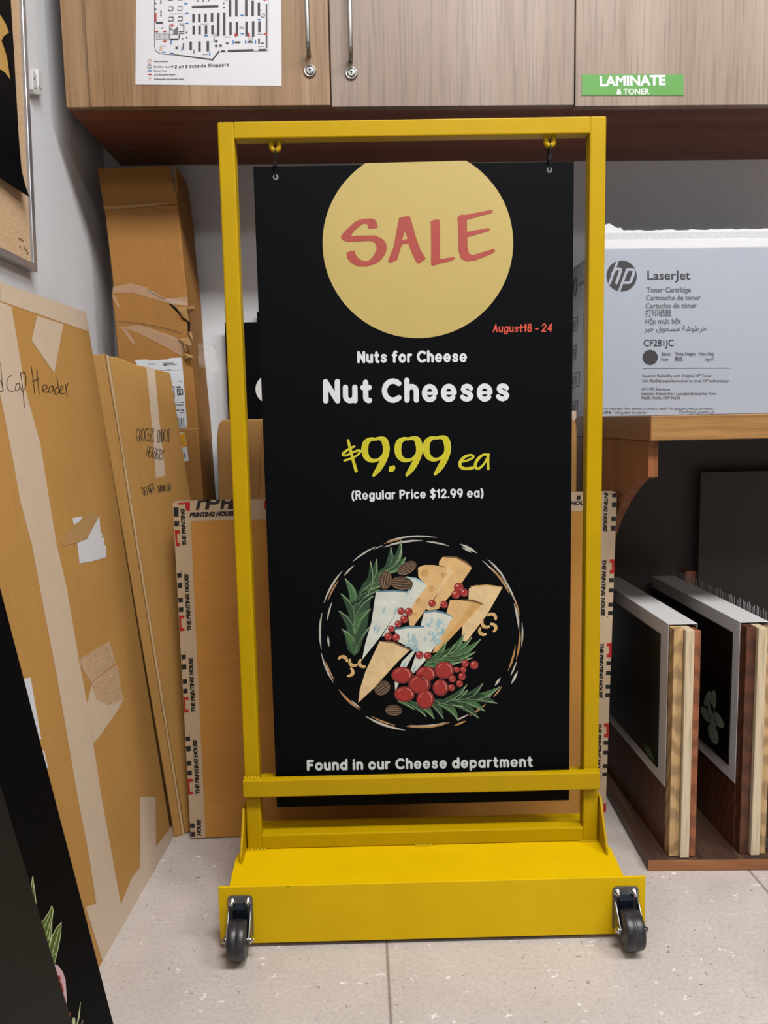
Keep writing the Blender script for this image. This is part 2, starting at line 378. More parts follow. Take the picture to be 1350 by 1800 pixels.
# ------------------------------------------------------------------ lettering
def A(cx, cy, rx, ry, a0, a1, n=None):
    n = n or max(4, int(abs(a1-a0)/18))
    return [(cx+rx*cos(rad(a0+(a1-a0)*i/n)), cy+ry*sin(rad(a0+(a1-a0)*i/n))) for i in range(n+1)]
SS = [(.44, .57), (.36, .67), (.23, .7), (.09, .66), (.04, .53), (.1, .42), (.24, .36), (.38, .3), (.45, .18), (.38, .05), (.24, 0), (.1, .03), (0, .13)]
BS = [(.52, .84), (.42, .97), (.27, 1), (.1, .95), (.03, .78), (.1, .62), (.28, .52), (.46, .42), (.54, .24), (.44, .06), (.27, 0), (.1, .04), (0, .16)]
GL = {
 'N': [[(0, 0), (0, 1), (.6, 0), (.6, 1)]], 'u': [[(0, .7), (0, .26)]+A(.24, .25, .24, .25, 180, 360)+[(.48, .7)], [(.48, .3), (.48, 0)]],
 't': [[(.14, .95), (.14, .2)]+A(.3, .18, .16, .18, 180, 280), [(0, .68), (.32, .68)]], 's': [SS], 'f': [[(.36, 1.0)]+A(.28, .82, .14, .2, 90, 180)+[(.14, 0)], [(0, .66), (.32, .66)]],
 'o': [A(.28, .35, .28, .35, 0, 360)], 'r': [[(0, 0), (0, .7)], [(0, .38)]+A(.24, .44, .24, .26, 180, 80)], 'C': [A(.44, .5, .44, .5, 48, 312)],
 'h': [[(0, 0), (0, 1.03)], [(0, .4)]+A(.24, .44, .24, .26, 180, 0)+[(.48, 0)]], 'e': [[(.02, .34), (.55, .34)], A(.28, .35, .28, .35, 0, 318)],
 'R': [[(0, 0), (0, 1), (.28, 1)]+A(.28, .75, .25, .25, 90, -90)+[(0, .5)], [(.28, .5), (.54, 0)]],
 'g': [A(.27, .36, .27, .34, 0, 360), [(.54, .7), (.54, -.05)]+A(.27, -.06, .27, .24, 0, -150)], 'l': [[(0, 0), (0, 1.03)]],
 'a': [A(.27, .35, .27, .35, 0, 360), [(.54, .7), (.54, 0)]], 'P': [[(0, 0), (0, 1), (.28, 1)]+A(.28, .73, .27, .27, 90, -90)+[(0, .46)]],
 'i': [[(0, 0), (0, .7)], [(0, 1.0), (0, 1.01)]], 'c': [A(.28, .35, .28, .35, 50, 310)], '$': [BS, [(.27, 1.14), (.27, -.14)]],
 '1': [[(0, .8), (.2, 1), (.2, 0)]], '2': [A(.26, .73, .26, .27, 165, -35)+[(0, 0), (.54, 0)]], '.': [[(0, 0), (0, .01)]],
 '9': [A(.27, .68, .27, .32, 0, 360), [(.54, .68), (.48, .3), (.28, 0)]], '8': [A(.26, .75, .22, .25, 0, 360), A(.26, .25, .26, .25, 0, 360)],
 '4': [[(.42, 0), (.42, 1), (0, .3), (.56, .3)]], '-': [[(0, .35), (.36, .35)]], '+': [[(0, .4), (.5, .4)], [(.25, .65), (.25, .15)]],
 '(': [A(.36, .42, .36, .72, 125, 235)], ')': [A(-.2, .42, .36, .72, 55, -55)], 'F': [[(0, 0), (0, 1), (.5, 1)], [(0, .52), (.42, .52)]],
 'n': [[(0, 0), (0, .7)], [(0, .4)]+A(.24, .44, .24, .26, 180, 0)+[(.48, 0)]], 'd': [A(.27, .35, .27, .35, 0, 360), [(.54, 1.03), (.54, 0)]],
 'p': [A(.27, .35, .27, .35, 0, 360), [(0, .7), (0, -.28)]], 'm': [[(0, 0), (0, .7)], [(0, .42)]+A(.19, .48, .19, .22, 180, 0)+[(.38, 0)], [(.38, .42)]+A(.57, .48, .19, .22, 180, 0)+[(.76, 0)]],
 'A': [[(0, 0), (.3, 1), (.6, 0)], [(.1, .35), (.5, .35)]], 'G': [A(.42, .5, .42, .5, 50, 340)+[(.5, .42)]], 'O': [A(.35, .5, .35, .5, 0, 360)],
 'E': [[(.5, 1), (0, 1), (0, 0), (.5, 0)], [(0, .5), (.42, .5)]], 'Y': [[(0, 1), (.25, .5), (.5, 1)], [(.25, .5), (.2, -.15)]], 'D': [[(0, 0), (0, 1), (.2, 1)]+A(.2, .5, .35, .5, 90, -90)+[(0, 0)]],
 'H': [[(0, 0), (0, 1)], [(.5, 0), (.5, 1)], [(0, .5), (.5, .5)]], 'S': [BS], 'T': [[(.3, 0), (.3, 1)], [(0, 1), (.6, 1)]], 'W': [[(0, 1), (.18, 0), (.36, .8), (.54, 0), (.72, 1)]],
 'U': [[(0, 1), (0, .3)]+A(.25, .3, .25, .3, 180, 360)+[(.5, 1)]], '5': [[(.5, 1), (.08, 1), (.04, .58)]+A(.22, .32, .28, .32, 120, -140)],
}
def letter(art, text, x0, y0, x1, y1, cap, r, m, lv=0, gap=0.17, slant=0, space=0.3, wob=0):
    """monoline lettering: the baseline runs (x0,y0)-(x1,y1), cap height and stroke half width in the same units"""
    k = cap-2*r; pen = 0; out = []
    gap2 = gap+2*r/max(k, 1e-6)
    for ch in text:
        if ch == ' ': pen += space; continue
        g = GL[ch]; wd = max(x for s in g for x, y in s); mn = min(x for s in g for x, y in s)
        j = random.uniform(-wob, wob)
        out += [([(x-mn+pen+slant*y, y+j) for x, y in s], {'e': (0.62, 0.92), 's': (0.86,), 'a': (0.92, 1)}.get(ch, (1,)*9)[i_]) for i_, s in enumerate(g)]; pen += wd-mn+gap2
    tot = pen-gap2; L = math.hypot(x1-x0, y1-y0); ux, uy = (x1-x0)/L, (y1-y0)/L
    sx = (L-2*r)/tot
    for s, wt in out:
        art.stroke([(x0+ux*(r+x*sx)+uy*(r+y*k), y0+uy*(r+x*sx)-ux*(r+y*k)) for x, y in s], r*wt, m, lv)
TXT = {}
def outline(text):
    if text not in TXT:
        c = bpy.data.curves.new('lettering', 'FONT'); c.body = text; c.size = 1; c.resolution_u = 3
        o = bpy.data.objects.new('lettering', c); COL.objects.link(o)
        dg = bpy.context.evaluated_depsgraph_get(); me = bpy.data.meshes.new_from_object(o.evaluated_get(dg))
        bm = bmesh.new(); bm.from_mesh(me); bmesh.ops.remove_doubles(bm, verts=bm.verts, dist=1e-4)
        bm.verts.index_update()
        V = [(v.co.x, v.co.y) for v in bm.verts]; Fc = [[v.index for v in f.verts] for f in bm.faces]
        Ed = [(e.verts[0].index, e.verts[1].index) for e in bm.edges if len(e.link_faces) == 1]; bm.free()
        bpy.data.objects.remove(o); bpy.data.curves.remove(c); bpy.data.meshes.remove(me)
        TXT[text] = (V, Fc, Ed)
    return TXT[text]
def printed(art, text, x0, y0, x1, y1, m, lv=0, cap=None, bold=0, shear=0):
    """type set along the baseline (x0,y0)-(x1,y1); cap = height of capitals; bold thickens the outline"""
    V, Fc, Ed = outline(text)
    mn = min(x for x, y in V); mx = max(x for x, y in V); L = math.hypot(x1-x0, y1-y0)
    ux, uy = (x1-x0)/L, (y1-y0)/L; sx = L/(mx-mn); sy = cap/0.69 if cap else sx
    Q = [((x-mn)*sx+shear*y*sy, y*sy) for x, y in V]
    Q = [(x0+ux*x+uy*y, y0+uy*x-ux*y) for x, y in Q]
    b = art.mi(m); P3 = [art.p3(x, y, lv) for x, y in Q]
    art.m.add(P3, Fc, b)
    if bold:
        nb = {}
        for i, j in Ed: nb.setdefault(i, []).append(j); nb.setdefault(j, []).append(i)
        seen = set()
        for i0 in nb:
            if i0 in seen: continue
            loop = [i0]; seen.add(i0); cur = i0
            while True:
                nx = [j for j in nb[cur] if j not in seen]
                if not nx: break
                cur = nx[0]; seen.add(cur); loop.append(cur)
            art.sub = 1+len(seen) % 4
            art.ribbon([(Q[i][0], Q[i][1], bold) for i in loop], m, lv, True)
# ------------------------------------------------------------------ room
LX, WY, RX, FY = -0.655, 0.577, 2.7, -4.2
struct('floor', B('floor', 'floor', None, (LX-0.1, RX+0.1, FY-0.1, WY+0.1, -0.1, 0)))
struct('ceiling', B('ceiling', 'ceiling', None, (LX-0.1, RX+0.1, FY-0.1, WY+0.1, CEIL, CEIL+0.1)))
struct('wall_back', B('wall_back', 'wall', None, (LX-0.1, RX+0.1, WY, WY+0.1, 0, CEIL)))
struct('wall_left', B('wall_left', 'wall', None, (LX-0.1, LX, FY, WY, 0, CEIL)))
struct('wall_right', B('wall_right', 'wall_far', None, (RX, RX+0.1, FY, WY, 0, CEIL)))
struct('wall_front', B('wall_front', 'wall_far', None, (LX-0.1, RX+0.1, FY-0.1, FY, 0, CEIL)))
for i, (lx, ly, e) in enumerate(PANELS):
    t = thing('ceiling_light', ('white ceiling light panel nearest the wall cupboards', 'added white ceiling fill light panel at the far front of the room', 'added white ceiling fill light panel nearest the right wall')[i], 'ceiling light', Matrix.Translation((lx, ly, CEIL)), 'ceiling light panels')
    m = MB()
    for b in ((-0.61, 0.61, -0.31, -0.285), (-0.61, 0.61, 0.285, 0.31), (-0.61, -0.585, -0.285, 0.285), (0.585, 0.61, -0.285, 0.285)): m.box(*b, -0.03, -0.001)
    m.build('light_frame', 'white_metal', t); B('diffuser', 'diffuser', t, (-0.585, 0.585, -0.285, 0.285, -0.02, -0.012))

# ------------------------------------------------------------------ wall cupboards
CZ, CY = 1.427, 0.257
DF, DB = 0.2375, 0.2555          # door front and back
def X(px, y=187, Y=DF): return hit(px, y, ID, 1, Y).x
x0d, x12, x23 = X(158.5), X(582), X(1010)
def handle(par, px, pytop, pybot):
    a = hit(px, pybot, ID, 1, DF-0.03); zb = a.z; zt = zb+0.128
    MB_ = MB(); x = a.x
    MB_.tube([(x, DF, zb), (x, DF-0.022, zb), (x, DF-0.028, zb+0.003), (x, DF-0.030, zb+0.010), (x, DF-0.030, zt-0.010), (x, DF-0.028, zt-0.003), (x, DF-0.022, zt), (x, DF, zt)], 0.0042, 12)
    return MB_.build('handle', 'steel', par)
def lock(par, px, py):
    a = hit(px, py, ID, 1, DF-0.003); m = MB()
    m.lathe([(0.0118, 0), (0.0118, 0.001), (0.0108, 0.0032), (0.0088, 0.0038), (0.0086, 0.0028), (0.0076, 0.0028), (0.0074, 0.0046), (0.005, 0.0048)], (a.x, DF, a.z), (0, -1, 0), 32)
    o = m.build('lock', 'steel', par)
    k = MB(); k.lathe([(0.0017, 0), (0.0017, 0.0003)], (a.x, DF-0.0048, a.z+0.0012), (0, -1, 0), 12); k.box(a.x-0.0008, a.x+0.0008, DF-0.0051, DF-0.0048, a.z-0.003, a.z+0.001)
    k.build('keyhole', 'plastic_black', o)
c1 = thing('wall_cupboard', 'two-door wood-grain wall cupboard in the left corner, with wire pulls and locks', 'cupboard')
B('body', 'under', c1, (-0.6175, x23, CY, WY-0.001, CZ, 2.15))
B('filler_strip', 'oak', c1, (-0.6185, x0d-0.001, CY-0.012, CY-0.0002, CZ, 2.15), bevel=0.0008)
d = B('door', 'oak', c1, (x0d, x12-0.0012, DF, DB, 1.4245, 2.148), bevel=0.001); handle(d, 541.5, 0, 84); lock(d, 544.5, 124)
d = B('door', 'ash', c1, (x12+0.0012, x23-0.0012, DF, DB, 1.4215, 2.148), bevel=0.001); handle(d, 616.5, 0, 93); lock(d, 617.5, 128)
c2 = thing('wall_cupboard', 'grey wood-grain wall cupboard on the right, carrying the green laminate label', 'cupboard')
B('body', 'under', c2, (x23+0.001, 1.22, CY, WY-0.001, CZ, 2.15))
B('door', 'ash', c2, (x23+0.0012, x23+0.447, DF, DB, 1.4195, 2.148), bevel=0.001)
B('door', 'ash', c2, (x23+0.4494, 1.219, DF, DB, 1.4195, 2.148), bevel=0.001)

# floor plan on the left door
yp = DF-0.0006
pl = [hit(238, 148.5, ID, 1, yp), hit(495, 151, ID, 1, yp), hit(494.5, 0, ID, 1, yp), hit(239.5, 0, ID, 1, yp)]
top = lambda a, b: Vector((a.x+(b.x-a.x)*2.9, yp, a.z+0.432))
m = MB(); m.prism([(p.x, p.z) for p in (pl[0], pl[1], top(pl[1], pl[2]), top(pl[0], pl[3]))], yp, yp+0.0004)
poster = m.build('floor_plan_print', 'paper'); tag(poster, 'white paper store floor plan with a handwritten note taped to the left cupboard door', 'poster')
a = Art(ID, yp).win(220, 0, 4.5)
K = 'grey_ink'
def bar(x0, y0, x1, y1, m=K, lv=0): a.poly([(x0, y0), (x1, y0), (x1, y1), (x0, y1)], m, lv)
for x, y0, y1 in ((541, 112, 178), (587, 110, 176), (636, 108, 175), (687, 104, 172), (543, 206, 273), (589, 206, 272), (640, 204, 270), (691, 201, 270)): bar(x-10, y0, x+10, y1)
for x, y0, y1 in ((737, 104, 284), (784, 102, 282), (830, 0, 132), (880, 0, 130), (958, 0, 128), (1009, 4, 128), (1058, 20, 125), (834, 174, 278), (885, 172, 285), (961, 170, 286), (1013, 168, 290), (1062, 168, 254), (519, 330, 396), (588, 328, 408), (654, 326, 406)): bar(x-10, y0, x+10, y1)
a.poly([(528, 47), (737, 41), (737, 60), (528, 66)], K); bar(244, 172, 298, 188); bar(352, 308, 422, 320, 'ink'); bar(868, 328, 912, 343); bar(966, 326, 1010, 340); bar(797, 337, 819, 350); bar(1052, 304, 1066, 348); bar(1072, 338, 1098, 347)
for x, y in ((408, 379), (721, 328), (721, 363), (755, 362)): bar(x-10, y-9, x+10, y+9)
for x, y in ((362, 68), (434, 66), (364, 150), (436, 148)): a.stroke([(x-16, y-14), (x+16, y-15), (x+16, y+16), (x-18, y+17)], 3, K); a.stroke([(x-18, y+8), (x-18, y+17)], 3, K)
bar(340, 0, 378, 5); bar(415, 0, 452, 3); a.stroke([(436, 200), (464, 200), (464, 248), (428, 250)], 4, K); a.stroke([(428, 306), (430, 264), (466, 264)], 4, K)
a.poly([(348, 210), (348, 308), (420, 308), (420, 206), (382, 240)], 'mid_ink', 0); a.poly([(352, 240), (380, 240), (380, 272), (352, 272)], 'grey_strip', 1); a.poly([(356, 276), (416, 276), (416, 304), (356, 304)], 'paper', 1)
for x, y in ((486, 257), (488, 297), (455, 307), (780, 27), (782, 60), (574, 8), (618, 8), (659, 6), (282, 24), (284, 95), (284, 125), (240, 26), (240, 75)): bar(x-6, y-6, x+6, y+6)
bar(279, 0, 287, 30); bar(280, 84, 288, 130)
a.stroke([(232, 0), (232, 360)], 2, K); a.smooth([(232, 360), (240, 398), (270, 420), (310, 428), (386, 434)], 2, K)
a.poly([(386, 428), (688, 466), (686, 478), (386, 436)], K); a.stroke([(690, 474), (742, 408)], 6, K); a.poly([(756, 398), (790, 396), (790, 410), (756, 412)], K)
a.poly([(812, 394), (1014, 388), (1016, 402), (812, 408)], K); a.poly([(1054, 388), (1120, 386), (1118, 400), (1054, 402)], K); bar(1112, 32, 1124, 382); a.stroke([(740, 412), (1130, 402), (1132, 0)], 1.5, K); a.stroke([(690, 480), (742, 414)], 1.5, K)
for x, y in ((260, 290), (295, 290), (330, 290)):
    a.stroke([(x-14, y-24), (x+14, y-24), (x+14, y+24), (x-14, y+24), (x-14, y-24)], 1.2, 'mid_ink'); a.stroke([(x-14, y-22), (x+14, y+22)], 1, 'mid_ink'); a.stroke([(x+14, y-22), (x-14, y+22)], 1, 'mid_ink')
for y0, y1 in ((-130, -30), (-280, -160), (-470, -310)):
    for x in (541, 587, 636, 687, 737, 784, 834, 885, 961, 1013, 1062): bar(x-9, y0, x+9, y1)
for y in (-60, -140, -230, -320, -420):
    for x in (362, 434): bar(x-18, y-12, x+18, y+10)
a.stroke([(232, 0), (232, -540), (1132, -540), (1132, 0)], 3, K)
for x, y in ((480, 29), (487, 107), (490, 185), (640, 283), (924, 121), (1060, 155), (928, 266), (306, 413), (369, 422)): bar(x-14, y-5, x+14, y+5, 'blue_ink')
for x, y in ((364, 338), (449, 388), (669, 426), (704, 316), (855, 336), (953, 333), (1031, 331)): bar(x-5, y-15, x+5, y+15, 'blue_ink')
bar(456, 342, 466, 390); bar(541, 392, 548, 424)
for x, y, u, v in ((241, 138, 7, 34), (248, 250, 14, 5), (314, 248, 14, 5), (315, 327, 14, 5), (875, 276, 9, 14), (978, 274, 9, 16), (1112, 268, 12, 6), (1106, 0, 12, 5), (354, 201, 4, 9), (366, 201, 4, 9), (378, 201, 4, 9)): bar(x-u, y-v, x+u, y+v, 'red_ink', 1)
def ring(x, y, r, m, ch=None):
    a.stroke([(x+r*cos(t*pi/10), y+r*sin(t*pi/10)) for t in range(20)], 1.6, m, 2, True)
    if ch: printed(a, ch, x-5, y+7, x+5, y+7, m, 2, 14)
for x, y in ((713, 277), (1090, 122), (992, 306)): a.ell(x, y, 15, 15, 'paper', 1); ring(x, y, 15, K, 'S')
ring(281, 388, 14, 'orange_ink', 'F'); ring(193, 485, 16, 'orange_ink', 'F'); ring(193, 526, 16, K, 'S')
bar(180, 555, 212, 566, 'blue_ink'); bar(182, 584, 211, 595, 'red_ink'); a.ell(197, 619, 8, 7, 'orange_ink')
for s, x0, x1, y in (('Feature banner', 229, 342, 491), ('Sales floor stand', 229, 354, 533), ('Banner Lines', 229, 330, 565), ('22 x 28 poster frames', 231, 394, 596), ('Rolling sales floor/poster stand', 232, 464, 631)): printed(a, s, x0, y, x1, y, K, 1, 11, 0.4)
for x, y, L in ((358, 110, 98), (427, 188, 42), (595, 189, 66), (905, 212, 24), (905, 223, 38), (787, 292, 46), (1048, 270, 46), (1052, 367, 44), (612, 431, 44), (280, 364, 42), (1066, 80, 24), (286, 222, 18), (788, 7, 24)): a.stroke([(x, y), (x+L, y)], 1.8, 'mid_ink', 1)
a.stroke([(362, 527), (382, 525)], 2.4, 'ink', 2); a.stroke([(371, 515), (373, 538)], 2.4, 'ink', 2)
letter(a, '2 on 5 outside Shoppers', 392, 542, 818, 524, 26, 2.3, 'ink', 2, 0.2, 0.15, 0.4, 0.06)
a.build('floor_plan', poster)

# green label
yg = DF-0.0008
gp = [hit(1022.5, 168, ID, 1, yg), hit(1201.5, 168, ID, 1, yg), hit(1201.5, 131, ID, 1, yg), hit(1023, 131, ID, 1, yg)]
m = MB(); m.prism([(p.x, p.z) for p in gp], yg, yg+0.0006)
gl = m.build('shelf_label', 'green'); tag(gl, 'green plastic label reading LAMINATE & TONER on the right cupboard door', 'label')
a = Art(ID, yg)
printed(a, 'LAMINATE', 1055, 151, 1169, 149, 'white_ink', 0, 16.5, 1.0); printed(a, '& TONER', 1084, 166, 1141, 165.5, 'white_ink', 0, 9.5, 0.35)
a.build('lettering', gl, 'white lettering')

# ------------------------------------------------------------------ rolling sign stand
W2, ZT, ZB, T = 0.3060, 1.3132, 0.1058, 0.0258
SM = Matrix.Rotation(-0.0209, 4, 'Z')
st = thing('sign_stand', 'yellow steel rolling sign frame holding the black sale sign', 'sign stand', SM)
for s in (-1, 1): B('upright', 'yellow', st, (min(s*W2, s*(W2-T)), max(s*W2, s*(W2-T)), 0, T, ZB, ZT), bevel=0.0025)
B('top_rail', 'yellow', st, (-W2+T-0.001, W2-T+0.001, 0.0002, T-0.0002, ZT-T, ZT), bevel=0.0022)
B('bottom_rail', 'yellow', st, (-W2+T-0.001, W2-T+0.001, 0.0002, T-0.0002, ZB, ZB+T), bevel=0.0022)
q0 = hit(460, 1372, SM, 1, -0.014); q1 = hit(460, 1402, SM, 1, -0.014)
B('crossbar', 'yellow', st, (-W2-0.001, W2-0.001, -0.0145, 0.0004, q1.z, q0.z), bevel=0.0018)
q2 = hit(470, 1362, SM, 1, T+0.006)
B('crossbar', 'yellow', st, (-W2+0.001, W2-0.001, T-0.0004, T+0.0125, q2.z-0.026, q2.z), bevel=0.0018)
FYL, FZB, FZT = -0.1108, 0.008, 0.1065
# base: plate with cut-back corners, folded front flange, shorter tail behind
m = MB(); hx = W2+0.004
fl0, fl1 = -0.3353, 0.3525
zp = ZB-0.0002
m.prism([(-hx-0.012, -0.03), (-0.318, FYL+0.002), (0.318, FYL+0.002), (hx+0.012, -0.03), (hx, 0.06), (hx, 0.10), (-hx, 0.10), (-hx, 0.06)], zp-0.004, zp, 'z')
m.build('base_plate', 'yellow_scuffed_lit', st, 0.001)
B('front_flange', 'yellow_scuffed_lit', st, (fl0, fl1, FYL, FYL+0.004, FZB, FZT), bevel=0.0012)
B('rear_flange', 'yellow_scuffed_lit', st, (-hx, hx, 0.096, 0.10, FZB, zp-0.004), bevel=0.0012)
for s in (-1, 1):
    g = hit(431 if s < 0 else 1053, 1411 if s < 0 else 1396, SM, 0, s*(W2+0.004)); x0, x1 = sorted((s*(W2+0.0015), s*(W2+0.0055)))
    m = MB(); m.prism([(-0.002, g.z), (0.022, g.z), (0.022, zp), (-0.045, zp), (-0.043, zp+0.012)], x0, x1, 'x'); m.build('gusset', 'yellow', st, 0.001)
# welds
def weld(x0, x1, y, z, n=5):
    m = MB()
    for i in range(n):
        x = x0+(x1-x0)*i/(n-1); m.lathe([(0.0006, -0.0034), (0.0024, -0.002), (0.003, 0), (0.0024, 0.002), (0.0006, 0.0034)], (x, y+random.uniform(-.0006, .0006), z), (1, 0, 0), 8)
    m.build('weld_bead', 'yellow', st)
weld(-W2+0.002, -W2+0.03, -0.001, ZB, 6); weld(W2-0.03, W2-0.002, -0.001, ZB, 6); weld(-0.012, 0.014, -0.001, ZB, 6)
weld(-W2+0.002, -W2+T-0.002, -0.003, q0.z, 5); weld(W2-T+0.002, W2-0.002, -0.003, q0.z, 5)
# hanging lugs
lugs = []
for pxl, pxr, pyt, pyb in ((473, 495, 247, 268), (956, 977, 238, 260)):
    a0 = hit(pxl, pyt, SM, 1, T/2); a1 = hit(pxr, pyb, SM, 1, T/2); z0 = ZT-T; zb = a1.z; xc = (a0.x+a1.x)/2; r = (a1.x-a0.x)/2; th = 0.0034
    pts = [(xc-r+th, T/2, z0+0.001), (xc-r+th, T/2, zb+r)] + [(xc+(r-th)*cos(t), T/2, zb+r+(r-th)*sin(t)) for t in [pi+pi*i/10 for i in range(1, 10)]] + [(xc+r-th, T/2, zb+r), (xc+r-th, T/2, z0+0.001)]
    m = MB(); m.tube(pts, 0.0042, 10); m.build('hanging_lug', 'yellow', st); lugs.append((xc, zb))
# casters
def caster(pxa, pxb, pya, pyb):
    y0 = FYL-0.0005
    a_, b_ = hit(pxa, pya, SM, 1, FYL), hit(pxb, pyb, SM, 1, FYL); x0, x1 = a_.x, b_.x; zt = a_.z; xc = (x0+x1)/2; hw = (x1-x0)/2
    m = MB(); pts = []
    for sx, sz, t0 in ((1, 1, 0), (-1, 1, 90), (-1, -1, 180), (1, -1, 270)):
        pts += [(xc+sx*(hw-0.006)+0.006*cos(rad(t0+30*i)), (zt-0.006 if sz > 0 else zt-0.066)+0.006*sin(rad(t0+30*i))) for i in range(4)]
    m.prism(pts, y0-0.0025, y0, 'y')
    cz_, cy_, wr = 0.0375, y0-0.032, 0.0295
    for s in (-1, 1):
        xi = xc+s*(hw-0.0035); xs = sorted((xi, xi+s*0.0022))
        m.prism([(y0-0.0015, zt-0.018), (y0-0.010, zt-0.022), (cy_-0.007, cz_+0.004), (cy_-0.004, cz_-0.007), (cy_+0.006, cz_-0.008), (y0-0.0015, zt-0.066)], xs[0], xs[1], 'x')
    m.prism([(y0-0.0026, zt-0.012), (y0-0.0075, zt-0.02), (y0-0.0075, zt-0.04), (y0-0.0026, zt-0.05)], xc-hw*0.55, xc+hw*0.55, 'x', 1)
    c = m.build('caster', ['zinc', 'dark_steel'], st, 0.0006)
    for s in (-1, 1):
        bx, bz = xc+s*(hw-0.0075), zt-0.0095; m = MB()
        m.lathe([(0.0062, 0), (0.0062, 0.001), (0.005, 0.001), (0.005, 0.0045), (0.0032, 0.005), (0.0032, 0.0085), (0.0026, 0.009)], (bx, y0-0.0025, bz), (0, -1, 0), 6 if False else 14); m.build('bolt', 'chrome', c)
    ww = hw-0.0065; m = MB()
    m.lathe([(0.006, -ww-0.0012), (wr*0.62, -ww-0.0005), (wr*0.7, -ww), (wr*0.93, -ww), (wr*0.985, -ww+0.0022), (wr, -ww+0.006), (wr+0.0006, -0.0012), (wr-0.0007, 0), (wr+0.0006, 0.0012), (wr, ww-0.006), (wr*0.985, ww-0.0022), (wr*0.93, ww), (wr*0.7, ww), (wr*0.62, ww+0.0005), (0.006, ww+0.0012)], (xc, cy_, cz_), (1, 0, 0), 44)
    m.build('wheel', 'rubber', c)
    m = MB(); m.lathe([(0.004, -hw+0.001), (0.004, hw-0.001)], (xc, cy_, cz_), (1, 0, 0), 12)
    for s in (-1, 1): m.lathe([(0.0062, 0), (0.0066, 0.0025), (0.0045, 0.003), (0.0036, 0.006)], (xc+s*(hw-0.001), cy_, cz_), (s, 0, 0), 6)
    m.build('axle', 'chrome', c)
caster(400, 444, 1573.5, 1573.5); caster(1076.5, 1122, 1557.5, 1557.5)

# ------------------------------------------------------------------ hanging sale sign
SY = 0.0098
c4 = [hit(443, 295, SM, 1, SY), hit(1007, 281, SM, 1, SY), hit(1002.5, 1407.5, SM, 1, SY), hit(488.5, 1419, SM, 1, SY)]
xl, xr = (c4[0].x+c4[3].x)/2, (c4[1].x+c4[2].x)/2; zt_ = (c4[0].z+c4[1].z)/2; zb_ = (c4[2].z+c4[3].z)/2
sg = thing('sale_sign', 'black hanging board with yellow SALE circle and painted cheese platter', 'sign', SM @ Matrix.Translation((0, 0, 0)))
B('board', 'black_board', sg, (xl, xr, SY, SY+0.006, zb_, zt_), bevel=0.0012)
a = Art(SM, SY)
cx, cy = 734.5, 427
circ = []
for i in range(97):
    t = 2*pi*i/96; circ.append((cx+167.5*cos(t), cy+167.5*sin(t)))
cut = [p for p in circ if p[1] >= 0]
top_y = lambda x: 291.6-(x-443)*14/564.0+0.3
k0 = [i for i, p in enumerate(circ[:-1]) if p[1] < top_y(p[0])]
pts = circ[:-1]; n = len(pts); s0 = k0[-1]+1
seq = [pts[(s0+i) % n] for i in range(n-len(k0))]
def isect(p, q):
    for i in range(200):
        t = i/199; x, y = p[0]+(q[0]-p[0])*t, p[1]+(q[1]-p[1])*t
        if (y-top_y(x))*(p[1]-top_y(p[0])) <= 0: return (x, top_y(x))
    return q
seq = [isect(pts[k0[-1]], seq[0])]+seq+[isect(seq[-1], pts[k0[0]])]
a.poly(seq, 'cream', 0); a.build('yellow_circle', sg, 'pale yellow circle cut off by the top edge')
a = Art(SM, SY, lift=-0.0005).win(570, 355, 4.0909)
def blob(pts, closed=True):
    a.stroke(pts, 4, 'sale_edge', 0, True); a.poly(pts, 'sale_red', 1)
S_ = [(123, 255), (135, 230), (180, 185), (225, 145), (255, 132), (280, 126), (345, 123), (362, 132), (372, 146), (380, 165), (378, 185), (322, 190), (317, 172), (308, 156), (290, 152), (265, 162), (225, 195), (200, 222), (189, 243), (200, 250), (270, 246), (360, 245), (405, 262), (432, 285), (445, 312), (446, 335), (438, 368), (410, 410), (365, 443), (300, 462), (240, 460), (195, 435), (170, 405), (163, 372), (178, 361), (217, 354), (221, 375), (240, 405), (268, 425), (300, 433), (330, 420), (358, 390), (378, 348), (380, 320), (372, 298), (355, 283), (325, 277), (270, 280), (180, 285), (140, 275)]
blob(S_)
A1 = [(540, 118), (572, 110), (605, 105), (615, 112), (635, 180), (660, 270), (690, 350), (726, 408), (680, 440), (665, 430), (630, 360), (606, 293), (555, 304), (540, 350), (520, 415), (475, 435), (462, 425), (500, 330), (520, 230)]
a.stroke(A1, 4, 'sale_edge', 0, True)
for p in ([(540, 118), (577, 109), (579, 210), (560, 275), (553, 304), (540, 350), (520, 415), (475, 435), (462, 425), (500, 330), (520, 230)], [(577, 109), (605, 105), (615, 112), (635, 180), (660, 270), (690, 350), (726, 408), (680, 440), (665, 430), (630, 360), (606, 293), (600, 265), (579, 210)], [(558, 275), (602, 265), (607, 293), (552, 304)]): a.poly(p, 'sale_red', 1)
blob([(769, 140), (800, 131), (823, 131), (828, 160), (828, 300), (829, 416), (930, 400), (937, 408), (900, 424), (830, 440), (785, 456), (771, 450), (772, 320)])
blob([(961, 112), (985, 96), (1020, 97), (1100, 81), (1200, 61), (1209, 68), (1200, 78), (1120, 98), (1021, 128), (1023, 221), (1100, 206), (1180, 191), (1186, 200), (1175, 208), (1100, 230), (1024, 252), (1026, 330), (1036, 370), (1060, 388), (1110, 375), (1215, 341), (1226, 350), (1215, 364), (1130, 400), (1080, 418), (1025, 425), (985, 405), (968, 350), (968, 230)])
a.build('sale_lettering', sg, 'brick red SALE lettering')
a = Art(SM, SY)
letter(a, 'Nuts for Cheese', 628, 638.5, 821, 637, 21.5, 2.3, 'sign_white', 0, 0.12, 0, 0.42)
a.build('white_lettering', sg, 'white rounded lettering'); a = Art(SM, SY)
